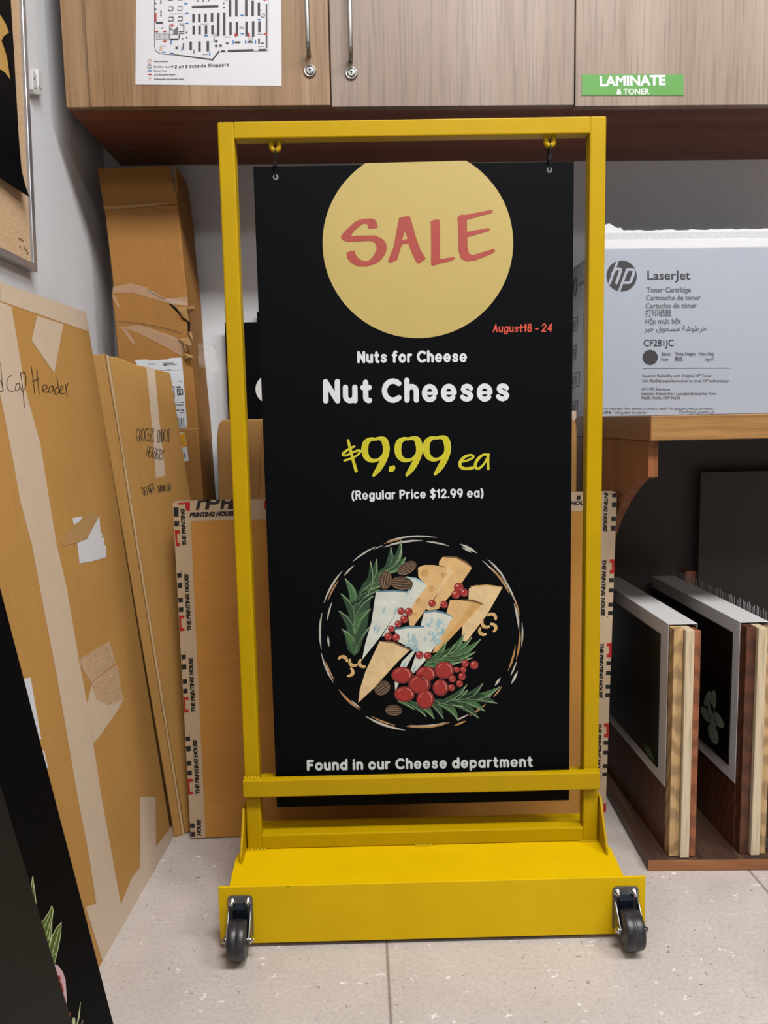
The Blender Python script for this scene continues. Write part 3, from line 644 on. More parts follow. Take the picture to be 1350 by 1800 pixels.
letter(a, 'Nut Cheeses', 568, 709.5, 896, 706, 43, 4.7, 'sign_white', 0, 0.13, 0, 0.36)
a.build('white_lettering', sg, 'white rounded lettering'); a = Art(SM, SY)
letter(a, '(Regular Price $12.99 ea)', 618, 879, 850, 874.5, 16.5, 1.6, 'sign_white', 0, 0.12, 0, 0.42)
a.build('white_lettering', sg, 'white rounded lettering'); a = Art(SM, SY)
letter(a, 'Found in our Cheese department', 539.5, 1355, 936.5, 1348.3, 19.5, 2.15, 'sign_white', 0, 0.1, 0, 0.42)
a.build('white_lettering', sg, 'white rounded lettering')
a = Art(SM, SY)
letter(a, 'August', 866, 584.5, 918, 584, 14.5, 1.1, 'date_red', 0, 0.16, 0.12, 0.4, 0.02); letter(a, '18 - 24', 920, 584, 970.5, 583.5, 15, 1.2, 'date_red', 0, 0.2, 0.1, 0.3)
a.stroke([(909, 577), (926, 575)], 0.9, 'date_red', 0)
a.build('date_lettering', sg, 'red August 18-24 lettering')
a = Art(SM, SY).win(560, 740, 3.9706)
for dx, dy in ((0, 0), (231, -2), (428, -8)):
    f = lambda L: [(x+dx, y+dy, r) for x, y, r in L]
    b1 = f([(432, 122, 6), (400, 127, 7), (365, 127, 11), (333, 150, 19), (322, 195, 21), (330, 242, 19), (358, 272, 14), (395, 277, 9), (428, 262, 6), (452, 232, 5)])
    b2 = f([(398, 124, 6), (430, 122, 11), (458, 135, 20), (472, 180, 21), (470, 225, 20), (452, 275, 20), (425, 325, 18), (400, 360, 13), (384, 380, 7)])
    for b in (b1, b2): q = spline(b, 1, 4); a.stroke([(x, y, r+2.4) for x, y, r in q], 1, 'lime_edge', 0); a.stroke([(x, y, max(1, r-2)) for x, y, r in q], 1, 'lime', 1)
for L in ([(206, 136, 8), (222, 200, 9), (240, 270, 9), (262, 348, 10)], [(250, 178, 6), (215, 194, 7), (176, 222, 8), (172, 238, 7), (200, 238, 6), (245, 216, 6), (280, 206, 7), (292, 214, 6), (268, 240, 6), (225, 262, 6), (180, 277, 6)],
          [(1002, 284, 6), (1040, 275, 6), (1074, 258, 7), (1080, 244, 6), (1058, 238, 7), (1018, 252, 9), (988, 288, 10), (994, 322, 10), (1032, 332, 8), (1084, 322, 6)],
          [(1182, 236, 7), (1150, 236, 7), (1116, 262, 9), (1094, 300, 9), (1102, 330, 8), (1128, 326, 7), (1158, 294, 6), (1180, 252, 6), (1188, 234, 6)], [(1186, 232, 6), (1182, 280, 8), (1184, 334, 8)], [(1000, 330, 7), (1060, 334, 6), (1098, 318, 6)]):
    q = spline(L, 1, 4); a.stroke([(x, y, r+1) for x, y, r in q], 1, 'lime_edge', 0); a.stroke([(x, y, max(1, r-2.6)) for x, y, r in q], 1, 'lime', 1)
p = [(491, 345), (496, 320), (528, 311), (534, 330), (520, 350), (497, 354)]; a.poly(p, 'lime', 1); a.stroke(p, 2.4, 'lime_edge', 0, True)
a.build('price_lettering', sg, 'yellow hand-painted price')

# painted cheese platter
for n_, c in (('p_tan', (226, 184, 122)), ('p_tan2', (216, 166, 98)), ('p_cream', (232, 200, 148)), ('p_white', (218, 222, 210)), ('p_blue', (160, 196, 204)), ('p_blue2', (92, 134, 150)), ('p_rind', (118, 82, 44)), ('p_hole', (196, 150, 84)),
              ('p_leaf', (34, 72, 42)), ('p_leaf2', (62, 106, 58)), ('p_rib', (150, 172, 132)), ('p_rim', (196, 190, 178)), ('p_rim2', (186, 138, 84)), ('p_nut', (92, 66, 42)), ('p_nut2', (52, 34, 22)), ('p_nut3', (158, 128, 92)),
              ('p_cashew', (226, 186, 122)), ('p_red', (164, 34, 28)), ('p_red2', (112, 20, 22)), ('p_pink', (222, 150, 140)), ('p_yel', (196, 186, 84))):
    M[n_] = plain('sign paint '+n_[2:], c, 0.55, 0, 0.1, 60)
a = Art(SM, SY, lift=-0.0002, step=-0.00005).win(500, 900, 2.8125)
EX, EY = 667, 597
def dash(a0, a1, dr, r, m, lv=0):
    n = max(3, int(abs(a1-a0)/5))
    P = []
    for i in range(n+1):
        t = rad(a0+(a1-a0)*i/n); e = 1-abs(2*i/n-1)**3
        P.append((EX+(496+dr)*cos(t), EY-(478+dr)*sin(t), max(0.8, r*e)))
    a.stroke(P, r, m, lv)
for d_ in ((80, 109, 0, 4, 'p_rim'), (88, 112, -22, 5, 'p_rim'), (72, 86, -26, 4, 'p_rim'), (100, 111, -6, 4, 'p_rim2'), (112, 118, -12, 2, 'p_rim'), (116, 132, -4, 4, 'p_rim'), (133, 142, -22, 4, 'p_rim'), (140, 162, 0, 5, 'p_rim'), (146, 160, -14, 4, 'p_rim2'), (160, 172, -36, 4, 'p_rim'),
           (168, 190, -4, 5, 'p_rim'), (182, 189, -44, 5, 'p_rim'), (192, 211, 0, 5, 'p_rim'), (198, 210, -10, 4, 'p_rim2'), (216, 233, -2, 6, 'p_rim2'), (226, 233, -12, 4, 'p_rim'), (238, 262, 8, 6, 'p_rim'), (241, 256, -6, 4, 'p_rim2'), (262, 288, -12, 6, 'p_rim2'), (264, 286, -18, 3, 'p_rim'),
           (290, 297, 10, 5, 'p_rim2'), (292, 300, -12, 4, 'p_rim'), (300, 312, -4, 5, 'p_rim2'), (313, 322, -20, 4, 'p_rim'), (318, 326, -4, 4, 'p_rim2'), (324, 330, -34, 6, 'p_rim'), (330, 338, 28, 6, 'p_rim'), (334, 343, 6, 4, 'p_rim'), (336, 352, -16, 5, 'p_rim2'), (344, 362, 2, 5, 'p_rim2'), (352, 366, 14, 4, 'p_rim'), (2, 18, -4, 6, 'p_rim'),
           (10, 22, 6, 4, 'p_rim2'), (18, 36, 4, 5, 'p_rim'), (24, 44, -8, 5, 'p_rim2'), (32, 48, 10, 5, 'p_rim'), (38, 50, -12, 3, 'p_rim'), (55, 66, 2, 7, 'p_rim'), (58, 64, -10, 4, 'p_rim')): dash(*d_)
def leaf(x0, y0, x1, y1, wd, bend=0.15, lv=1, c='p_leaf', rib='p_rib'):
    dx, dy = x1-x0, y1-y0; nx, ny = -dy, dx; L = []; R_ = []; mid = []
    for i in range(9):
        t = i/8; o = bend*sin(pi*t); hw = wd*sin(pi*min(1, 0.12+t*0.88))**0.8/math.hypot(dx, dy)
        px, py = x0+dx*t+nx*o, y0+dy*t+ny*o; L.append((px+nx*hw, py+ny*hw)); R_.append((px-nx*hw, py-ny*hw)); mid.append((px+nx*hw*0.5, py+ny*hw*0.5, max(0.8, 2.6*t)))
    a.poly(L+R_[::-1], c, lv); a.stroke(mid, 2, rib, lv+1)
# left rosemary branch
a.poly([(345, 712), (312, 680), (300, 620), (330, 470), (390, 350), (450, 300), (480, 320), (430, 400), (410, 560), (370, 690)], 'p_leaf', 0)
for i, v in enumerate(((350, 700, 285, 580, 20, .12), (350, 690, 420, 570, 20, -.12), (345, 620, 270, 490, 20, .1), (345, 600, 425, 480, 20, -.14), (340, 560, 280, 405, 20, .12), (345, 520, 440, 415, 20, -.15), (340, 480, 300, 330, 20, .12), (360, 460, 470, 385, 20, -.15),
                       (330, 470, 425, 245, 22, .18), (375, 410, 480, 365, 18, -.1), (385, 385, 455, 235, 20, .12), (400, 370, 520, 340, 18, -.12), (430, 350, 545, 290, 18, -.1), (470, 300, 575, 140, 22, .2), (490, 290, 575, 190, 18, .1), (510, 300, 598, 225, 18, .1), (500, 290, 525, 175, 16, .1))): leaf(*v[:5], v[5], 1+i % 2, ('p_leaf', 'p_leaf2')[i % 3 == 0])
def pecan(cx, cy, rx, ry, rot):
    a.ell(cx, cy, rx, ry, 'p_nut', 5, rot); c, s = cos(rot), sin(rot)
    for k in (-0.62, -0.22, 0.22, 0.62):
        P = [(u*rx*0.86*math.sqrt(1-k*k), k*ry*(1-0.25*u*u)) for u in (-1, -.5, 0, .5, 1)]
        a.stroke([(cx+x*c-y*s, cy+x*s+y*c) for x, y in P], 2.6, 'p_nut2', 6)
        a.stroke([(cx+x*c-(y+5)*s, cy+x*s+(y+5)*c) for x, y in P], 1.4, 'p_nut3', 7)
pecan(605, 277, 52, 29, -0.5); pecan(498, 337, 46, 33, -1.4); pecan(580, 352, 56, 33, 0.1); pecan(484, 870, 42, 33, -0.6); pecan(540, 980, 42, 27, 0.05)
def wedge(p, m, lv, shade=None, rind=None):
    a.poly(p, m, lv)
    if rind: a.stroke(rind[0], rind[1], rind[2], lv+1)
wedge([(765, 245), (780, 224), (820, 222), (868, 230), (928, 275), (880, 345), (760, 480), (716, 486), (735, 440), (800, 330), (800, 275), (763, 262)], 'p_tan', 1, None, ([(785, 221, 2), (850, 224, 4), (900, 250, 5), (926, 274, 2)], 3, 'p_rind'))
wedge([(660, 275), (690, 262), (740, 262), (803, 276), (836, 292), (800, 330), (736, 430), (640, 562), (618, 560), (606, 470), (660, 400), (702, 362), (662, 320)], 'p_tan', 2)
a.poly([(803, 276), (836, 292), (736, 430), (716, 486), (700, 480), (760, 380), (800, 315)], 'p_cream', 3)
for x, y, r in ((692, 302, 17), (785, 312, 12), (728, 380, 14), (663, 440, 14), (648, 505, 9)): a.ell(x, y, r, r, 'p_hole', 4); a.ell(x+3, y+3, r*0.72, r*0.72, 'p_tan2', 5)
wedge([(592, 322), (640, 325), (680, 342), (706, 364), (660, 420), (600, 520), (500, 612), (482, 614), (560, 490), (615, 400), (632, 370), (625, 345)], 'p_white', 3, None, ([(600, 321, 3), (650, 330, 5), (690, 350, 4)], 3, 'p_blue'))
wedge([(452, 398), (470, 390), (540, 388), (618, 396), (585, 450), (520, 550), (470, 622), (383, 732), (400, 650), (430, 545)], 'p_white', 4, None, ([(460, 393, 3), (540, 388, 4), (612, 396, 3)], 3, 'p_blue2'))
wedge([(912, 378), (945, 362), (1000, 362), (1078, 372), (1000, 510), (900, 640), (875, 636), (880, 560), (940, 470), (978, 455), (910, 432)], 'p_cream', 3, None, ([(920, 368, 2), (1000, 361, 3), (1074, 371, 2)], 2, 'p_tan2'))
wedge([(818, 436), (900, 434), (976, 455), (900, 540), (760, 690), (732, 696), (770, 600), (800, 500)], 'p_tan2', 4, None, ([(870, 434, 2), (930, 438, 6), (976, 454, 4)], 4, 'p_rind'))
a.poly([(818, 436), (880, 436), (930, 450), (860, 540), (740, 690), (735, 690), (790, 560)], 'p_tan', 5)
wedge([(545, 582), (600, 570), (690, 568), (672, 640), (640, 700), (600, 770), (548, 886), (545, 840), (580, 740), (640, 680), (560, 640)], 'p_white', 5, None, ([(548, 580, 4), (610, 568, 5), (688, 566, 4)], 4, 'p_blue2'))
wedge([(690, 496), (740, 488), (790, 498), (832, 518), (780, 610), (700, 730), (640, 796), (622, 790), (650, 700), (670, 600), (676, 550)], 'p_white', 6, None, ([(692, 494, 4), (745, 488, 5), (800, 502, 4), (830, 518, 2)], 4, 'p_blue2'))
random.seed(3)
for x, y, r in [(random.uniform(700, 790), random.uniform(520, 640), 1) for _ in range(22)]+[(random.uniform(590, 660), random.uniform(590, 660), 1) for _ in range(14)]:
    if x < 832-(y-518)*0.6: a.stroke([(x, y, 2), (x+random.uniform(-14, 14), y+random.uniform(4, 22), 5), (x+random.uniform(-20, 10), y+random.uniform(20, 34), 1.5)], 2, 'p_blue', 7)
for x, y in ((470, 570), (500, 470), (455, 560), (620, 380), (560, 470), (650, 760), (600, 740)): a.stroke([(x, y, 2), (x-8, y+14, 6), (x-14, y+32, 2)], 2, 'p_blue', 7)
wedge([(470, 640), (540, 646), (620, 682), (560, 740), (440, 872), (365, 942), (372, 880), (400, 790)], 'p_cream', 7, None, ([(470, 638, 2), (540, 644, 4), (618, 680, 3)], 3, 'p_rind'))
for v in ((720, 735, 800, 640, 14, .1), (700, 745, 840, 655, 16, .1), (760, 710, 890, 600, 18, .15), (780, 710, 968, 630, 18, .12), (800, 700, 925, 620, 14, .1), (760, 720, 942, 692, 16, .1), (740, 740, 928, 720, 14, .05), (690, 755, 870, 740, 14, .05)): leaf(v[0], v[1], v[2], v[3], v[4], v[5], 6, 'p_leaf2')
for i, v in enumerate(((600, 935, 700, 1010, 16, -.1), (650, 940, 740, 1020, 16, -.1), (720, 940, 785, 1020, 16, -.1), (760, 945, 860, 1030, 18, -.15), (820, 940, 960, 1018, 20, -.1), (850, 930, 988, 982, 18, -.1), (880, 920, 1050, 945, 20, -.08), (880, 920, 1062, 865, 18, .1), (850, 925, 980, 848, 18, .12), (800, 930, 905, 880, 16, .1), (760, 945, 900, 855, 16, .1), (560, 930, 640, 975, 14, -.1), (740, 930, 880, 960, 14, 0))): leaf(v[0], v[1], v[2], v[3], v[4], v[5], 5, ('p_leaf', 'p_leaf2')[i % 2])
def berry(x, y, r, lv=8):
    a.ell(x, y, r, r, 'p_red2', lv); a.ell(x-1, y-1, r*0.85, r*0.85, 'p_red', lv+1); a.ell(x-r*.3, y-r*.35, r*.28, r*.22, 'p_pink', lv+2); a.stroke(A(x, y, r*.6, r*.6, 20, 70), 1.1, 'p_pink', lv+2)
for x, y, r in ((577, 490, 18), (614, 493, 20), (592, 530, 20), (562, 553, 17), (529, 577, 17), (513, 615, 20), (552, 620, 19), (730, 451, 18), (789, 457, 19), (862, 372, 24), (848, 408, 22), (889, 399, 21), (668, 707, 20), (708, 710, 19), (893, 748, 19), (938, 756, 22), (852, 779, 15), (884, 779, 16), (830, 824, 19), (878, 812, 20), (865, 848, 18), (826, 868, 18)): berry(x, y, r)
for x, y, rx, ry in ((700, 800, 48, 36), (582, 806, 52, 40), (790, 782, 48, 42), (668, 850, 54, 46), (772, 868, 38, 40), (594, 900, 50, 37), (697, 926, 43, 46)):
    a.ell(x, y, rx+2, ry+2, 'p_red2', 8); a.ell(x-2, y-2, rx*.9, ry*.9, 'p_red', 9); a.stroke([(x+rx*.75*cos(rad(t)), y+ry*.8*sin(rad(t))) for t in (-70, -40, -10, 15)], 1.8, 'p_pink', 10); a.stroke([(x+rx*.7*cos(rad(t)), y+ry*.75*sin(rad(t))) for t in (200, 225, 250)], 1.2, 'p_pink', 10)
for x, y, r0 in ((1030, 512, -60), (990, 560, 130), (975, 595, 140), (1036, 568, -20), (292, 722, -70), (335, 750, 130), (380, 752, 150), (330, 795, 20)):
    P = [(x+22*cos(rad(r0+t)), y+20*sin(rad(r0+t)), 9-abs(t)/22) for t in (-75, -50, -25, 0, 25, 50, 75)]; P = [(u-14*cos(rad(r0)), v-14*sin(rad(r0)), q) for u, v, q in P]
    a.stroke(P, 8, 'p_cashew', 5); a.stroke([(u+2, v+2, 1.6) for u, v, q in P[1:-1]], 1.6, 'p_hole', 6)
a.build('cheese_platter_painting', sg, 'painted platter of cheese wedges, rosemary, nuts and red berries')

# grommet holes and ties
for i, (px, py) in enumerate(((484.5, 312), (965.5, 299.5))):
    h = hit(px, py, SM, 1, SY); m = MB(); m.lathe([(0.0048, 0), (0.0048, 0.0009), (0.0036, 0.0011)], (h.x, SY, h.z), (0, -1, 0), 20); m.build('hole', 'mid_ink', sg, label='grey hanging hole')
    xc, zb = lugs[i]
    t = thing('cable_tie', ('black cable tie hanging the sign from the left lug', 'black cable tie hanging the sign from the right lug')[i], 'cable tie', SM, 'cable ties holding the sale sign')
    m = MB(); yf, yb = SY-0.0022, SY+0.0085
    m.tube([(h.x, yf, h.z+0.001), (h.x+0.001, yf, (h.z+zb)/2), (xc+0.0005, yf+0.002, zb+0.004), (xc, T/2, zb+0.0085), (xc, yb+0.004, zb+0.003), (h.x, yb, (h.z+zb)/2), (h.x, yb, h.z), (h.x, SY+0.003, h.z-0.001), (h.x, yf, h.z+0.001)], 0.0014, 8)
    m.build('strap', 'plastic_black', t)
    B('tie_head', 'plastic_black', t, (h.x-0.003, h.x+0.003, yf-0.0025, yf+0.0025, (h.z+zb)/2-0.004, (h.z+zb)/2+0.004), bevel=0.0006)
# ------------------------------------------------------------------ flat cardboard box with printed tape (behind the stand)
PY = 0.2400
pbl, pbr = hit(334.5, 1475, ID, 1, PY), hit(1064, 1462, ID, 1, PY)
ptl, ptr = hit(303, 882, ID, 1, PY), hit(1085, 866, ID, 1, PY)
pb = thing('cardboard_box', 'large flat cardboard box edged with printed tape, standing behind the yellow sign stand', 'box')
ztp = (ptl.z+ptr.z)/2
m = MB(); m.prism([(pbl.x+0.004, 0.001), (pbr.x-0.004, 0.001), (pbr.x, 0.006), (ptr.x, ztp-0.006), (ptr.x-0.006, ztp), (ptl.x+0.008, ztp), (ptl.x, ztp-0.008), (pbl.x, 0.008)], PY, PY+0.024)
m.build('box_body', 'card_mid', pb, 0.003)
a = Art(ID, PY)
def xl_(y): return 303.5+(y-882)*(334.5-303.5)/593.0
def xr_(y): return 1084.5-(y-866)*20.5/596.0
def ys(x): return 882-(x-303)*16/782.0
a.poly([(xl_(884), 884), (xl_(884)+30, 884), (xl_(1473)+27, 1473), (xl_(1473)+1, 1473)], 'print_tape', 0)
a.poly([(xr_(868), 868), (xr_(868)-30, 868), (xr_(1460)-24, 1460), (xr_(1460)-1, 1460)], 'print_tape', 0)
a.poly([(310, ys(310)+1.5), (1080, ys(1080)+1.5), (1080, 897), (310, 917)], 'print_tape', 1)
a.build('packing_tape', pb, 'beige paper packing tape')
B('tape_overlap', 'print_tape', pb, (ptl.x+0.004, ptr.x-0.004, PY-0.0006, PY+0.0246, ztp-0.002, ztp+0.0006))
a = Art(ID, PY, lift=-0.0006)
# left tape: text reads upwards, half logo to the left of it
def unitL(yb, yt, red=True, clip=0):
    L = yb-yt; x = lambda y, d: xl_(y)+d
    t0 = yb-L; s = 'THE PRINTING HOUSE'
    printed(a, s, x(yb, 20.5), yb, x(t0, 20.5), t0, 'ink', 2, 6.4, 0.6, 0.2)
    if red:
        a.poly([(x(yb, 1), yb), (x(yb-27, 1), yb-27), (x(yb-27, 10), yb-27), (x(yb-22, 10), yb-22), (x(yb-22, 4), yb-22), (x(yb-5, 4), yb-5), (x(yb-5, 9), yb-5), (x(yb, 9), yb)], 'red_ink', 2)
    for k, (u, v) in enumerate(((33, 41), (50, 58), (75, 84), (93, 101))):
        a.poly([(x(yb-u, 1.5), yb-u), (x(yb-v, 1), yb-v), (x(yb-v, 9), yb-v-1), (x(yb-u, 9), yb-u-1)], 'ink', 2)
    a.ell(x(yb-104, 9), yb-105, 0.9, 0.9, 'ink', 2, n=8)
unitL(1109, 1010); unitL(1252, 1157); unitL(1396, 1301)
printed(a, 'HOUSE', xl_(1468)+19, 1468, xl_(1441)+20, 1441, 'ink', 2, 6.4, 0.6, 0.2)
for y in (1447, 1462): a.poly([(xl_(y)+1.5, y), (xl_(y)+9, y), (xl_(y)+9, y+8), (xl_(y)+1.5, y+8)], 'ink', 2)
printed(a, 'THE PRINTING', xl_(959)+20, 959, xl_(895)+20, 895, 'ink', 2, 6.4, 0.6, 0.2)
a.poly([(xl_(y)+d, y) for d, y in ((2, 960), (1, 932), (10, 932), (10, 938), (5, 938), (5, 954), (9, 954), (9, 960))], 'red_ink', 2)
for y0, y1 in ((925, 916), (908, 892)): a.poly([(xl_(y0)+1, y0), (xl_(y0)+9, y0), (xl_(y1)+10, y1), (xl_(y1)+1, y1)], 'ink', 2)
a.build('tape_print', pb, 'black and red tape lettering'); a = Art(ID, PY, lift=-0.0006)
# right tape: text reads downwards
def unitR(yt, yb, txt='THE PRINTING HOUSE', red=True):
    printed(a, txt, xr_(yt)-22+(yt-866)*0.006, yt, xr_(yb)-22+(yb-866)*0.006, yb, 'ink', 2, 6.0, 0.6, 0.2)
    x = lambda y, d: xr_(y)-d
    if red: a.poly([(x(yt, 0.5), yt), (x(yt, 9), yt), (x(yt, 9), yt+6), (x(yt, 5), yt+6), (x(yt, 5), yt+19), (x(yt, 9), yt+19), (x(yt, 9), yt+25), (x(yt, 0.5), yt+25)], 'red_ink', 2)
    for u, v in ((33, 40), (51, 58), (76, 83), (91, 98)):
        u *= (yb-yt)/98.; v *= (yb-yt)/98.; a.poly([(x(yt+u, 0.5), yt+u), (x(yt+u, 8.5), yt+u), (x(yt+v, 8.5), yt+v), (x(yt+v, 0.5), yt+v)], 'ink', 2)
    a.ell(x(yb+4, 9), yb+3, 0.9, 0.9, 'ink', 2, n=8)
unitR(983, 1081); unitR(1130, 1225); unitR(1271, 1364); printed(a, 'INTING HOUSE', xr_(866)-22, 866, xr_(933)-22, 933, 'ink', 2, 6.0, 0.6, 0.2); printed(a, 'THE P', xr_(1409)-19, 1409, xr_(1434)-19, 1434, 'ink', 2, 5.2, 0.3, 0.2)
for y0, y1 in ((868, 874), (883, 891), (908, 916), (924, 933)): a.poly([(xr_(y0)-.5, y0), (xr_(y0)-8.5, y0), (xr_(y1)-8.5, y1), (xr_(y1)-.5, y1)], 'ink', 2)
a.poly([(xr_(1412)-.5, 1412), (xr_(1412)-5, 1412), (xr_(1412)-5, 1428), (xr_(1412)-.5, 1428)], 'red_ink', 2)
a.build('tape_print', pb, 'black and red tape lettering'); a = Art(ID, PY, lift=-0.0006)
# top tape
printed(a, 'PRINTING HOUSE', 334, 908.5, 411, 906, 'ink', 2, 7.2, 0.75, 0.2); printed(a, 'HOUSE', 1003, 888, 1038, 887, 'ink', 2, 6.8, 0.5, 0.2)
def cutlet(pts, m='ink'): a.poly(pts, m, 2)
cutlet([(326, 883), (334, 882), (334, 897), (329, 899), (326, 893)], 'red_ink'); cutlet([(312, 884), (326, 883), (326, 886), (313, 887)], 'red_ink')
cutlet([(344, 896.5), (350, 896), (353, 883), (366, 882), (367, 878.5), (348, 879.5), (347, 884)]); cutlet([(360, 896), (367, 895.5), (369, 887), (379, 887), (386, 884), (388, 878), (381, 878), (379, 882), (370, 882.5), (371, 878.5), (364, 879)]); cutlet([(387, 895.5), (393, 895), (395, 886), (402, 886), (400, 895), (410, 895), (413, 877.5), (406, 877.8), (404, 881), (396, 881.5), (397, 878), (390, 878.4)])
cutlet([(464, 880), (472, 879.5), (472, 894), (464, 894.5)], 'red_ink'); cutlet([(1014, 871), (1021, 870.5), (1020, 878), (1013, 878.5)])
a.build('tape_print', pb, 'black and red tape lettering')

# ------------------------------------------------------------------ plain box and black boards behind it
KY = 0.42
kl, kr = hit(380, 738, ID, 1, KY), hit(1013.5, 722, ID, 1, KY); kb = hit(378, 872, ID, 1, KY)
kt = thing('cardboard_box', 'plain brown cardboard box behind the tape-edged box, its top corner crumpled', 'box')
m = MB(); m.prism([(kl.x-0.004, 0), (kr.x+0.002, 0), (kr.x+0.002, kr.z-0.05), (kr.x-0.002, kr.z-0.012), (kr.x-0.006, kr.z), (kr.x-0.05, kr.z-0.002), (kl.x+0.012, kl.z), (kl.x+0.004, kl.z-0.012), (kl.x-0.001, kl.z-0.04)], KY, KY+0.10)
m.build('box_body', 'card_pale', kt, 0.004)
a = Art(ID, KY); a.stroke([(461, 742, 0.8), (459, 790, 1.2), (455, 872, 1.0)], 1, 'card_dark', 0)
a.build('flap_seam', kt)
a = Art(ID, KY); a.poly([(1002, 722), (1013, 722), (1013, 735), (1008, 740), (1003, 733)], 'tape', 0); a.build('tape_scrap', kt)
bl = hit(394.5, 567, ID, 1, 0.548); br = hit(760, 562, ID, 1, 0.548)
bs = thing('black_sign', 'black board with a white round mark, leaning on the wall behind the plain box', 'sign')
B('board', 'black_board', bs, (bl.x, br.x, 0.548, 0.552, 0, bl.z), bevel=0.0006)
a = Art(ID, 0.548)
a.ell(478, 684, 29, 27, 'white_ink', 0)
a.build('round_mark', bs, 'white round mark')
bl = hit(451.5, 548, ID, 1, 0.560)
b2 = B('black_board', 'black_board', None, (bl.x, 0.0, 0.560, 0.564, 0, bl.z), bevel=0.0006); tag(b2, 'plain black board, tallest of those leaning on the wall behind the sale sign', 'board')

# ------------------------------------------------------------------ tall battered box in the corner
TY = 0.415
tb = thing('cardboard_box', 'tall battered cardboard box with open top flap in the corner, patched with clear tape', 'box')
def tp(L, y=TY): return [(lambda q: (q.x, q.z))(hit(px, py, ID, 1, y)) for px, py in L]
def tp2(L, sc, ox, oy, y=TY): return tp([(ox+a_/sc, oy+b_/sc) for a_, b_ in L], y)
body = tp([(183, 365), (313, 359), (317, 400), (322, 455), (328, 510), (330.5, 540), (332, 565), (334, 600), (337, 627), (342, 680), (348, 740), (352, 800), (357, 872)])
zlow = body[-1][1]; xl0 = body[0][0]
left = tp([(222, 770), (207, 625), (201, 560), (196, 518), (198.5, 500), (193, 450), (187, 400)])
m = MB(); m.prism(body+[(body[-1][0]+0.02, 0.0), (left[0][0]-0.0+0.03, 0.0), (left[0][0]+0.004, 0.4)]+left, TY, WY-0.012)
bd = m.build('box_body', 'card_dark', tb, 0.003)
m = MB(); fl = tp([(171, 296.5), (298, 290.8)], TY+0.014); ff = tp([(183, 365), (313, 359)], TY)
m.add([(ff[0][0], TY, ff[0][1]), (ff[1][0], TY, ff[1][1]), (fl[1][0], TY+0.014, fl[1][1]), (fl[0][0], TY+0.014, fl[0][1]), (ff[0][0], TY+0.004, ff[0][1]), (ff[1][0], TY+0.004, ff[1][1]), (fl[1][0], TY+0.018, fl[1][1]), (fl[0][0], TY+0.018, fl[0][1])],
      [(0, 1, 2, 3), (7, 6, 5, 4), (0, 4, 5, 1), (1, 5, 6, 2), (2, 6, 7, 3), (3, 7, 4, 0)]); m.build('top_flap', 'card_dark', tb, 0.0008)
m = MB(); h0 = hit(183, 366, ID, 1, TY); h1 = hit(270, 360, ID, 1, TY); m.tube([(h0.x, TY-0.0005, h0.z), (h1.x, TY-0.0005, h1.z), (h1.x+0.03, TY, h1.z+0.003)], [0.0046, 0.0042, 0.0012], 8); m.build('flap_fold', 'card_torn', tb)
# side flap standing up, back flap
xs = ff[1][0]; zs = hit(310, 296, ID, 1, TY+0.02).z
m = MB(); m.prism([(TY+0.006, ff[1][1]-0.004), (TY+0.012, zs), (WY-0.05, zs-0.004), (WY-0.014, zs-0.05), (WY-0.013, ff[1][1]-0.004)], xs-0.006, xs-0.002, 'x'); m.build('side_flap', 'card_dark', tb)
# torn, crushed right edge
random.seed(11)
for L in ([(655, 1150, 2), (735, 1143, 9), (744, 1245, 3), (705, 1218, 7)], [(722, 1155, 3), (790, 1138, 14), (797, 1166, 12), (748, 1190, 4)], [(672, 1375, 3), (752, 1366, 10), (776, 1425, 15), (766, 1472, 8), (715, 1440, 3)], [(712, 1474, 5), (792, 1500, 16), (792, 1536, 12), (718, 1522, 4)], [(700, 1395, 6), (722, 1388, 12), (735, 1470, 6), (712, 1476, 2)], [(742, 1320, 3), (770, 1330, 9), (782, 1390, 12), (750, 1372, 5)]):
    m = MB(); vs = []
    for x, y, o in L: h = hit(150+x/4.09, 260+y/4.09, ID, 1, TY); vs.append((h.x, TY-o/1000, h.z))
    n_ = len(vs); cc = tuple(sum(v[q] for v in vs)/n_ for q in range(3)); vs.append((cc[0], cc[1]-0.004, cc[2]))
    bk_ = [(x, y+0.003, z) for x, y, z in vs]
    m.add(vs+bk_, [(i, (i+1) % n_, n_) for i in range(n_)]+[((i+1) % n_+n_+1, i+n_+1, 2*n_+1) for i in range(n_)]+[(i, i+n_+1, (i+1) % n_+n_+1, (i+1) % n_) for i in range(n_)])
    m.build('torn_piece', 'card_torn', tb, label='torn curled cardboard piece')
a = Art(ID, TY, lift=-0.0006).win(150, 260, 4.09)
a.poly([(575, 1090), (625, 1128), (668, 1160), (690, 1210), (742, 1248), (755, 1255), (752, 1330), (738, 1345), (735, 1255), (700, 1225), (660, 1180), (628, 1150)], 'plastic_black', 0)
a.stroke([(440, 1012, 1), (480, 1042, 3), (520, 1064, 2), (575, 1092, 3)], 2, 'plastic_black', 0)
a.stroke([(215, 1245, 1), (400, 1270, 2.2), (560, 1300, 2), (700, 1340, 2)], 2, 'card_torn', 0); a.stroke([(220, 1243, 1), (400, 1263, 2), (560, 1293, 1.6), (690, 1330, 2)], 2, 'p_rind', 0)
a.build('tear', tb, label='dark tear in the cardboard')
mt = MB()
def patch(L, lift, sc=4.09, ox=150, oy=260):
    vs = []
    for i, (x, y) in enumerate(L):
        h = hit(ox+x/sc, oy+y/sc, ID, 1, TY); vs.append((h.x, TY-lift-0.0008*(i % 2), h.z))
    mt.add(vs, [list(range(len(vs)))])
patch([(200, 1000), (330, 975), (440, 1005), (575, 1085), (735, 1070), (738, 1130), (640, 1130), (480, 1080), (330, 1040), (195, 1045)], 0.0012)
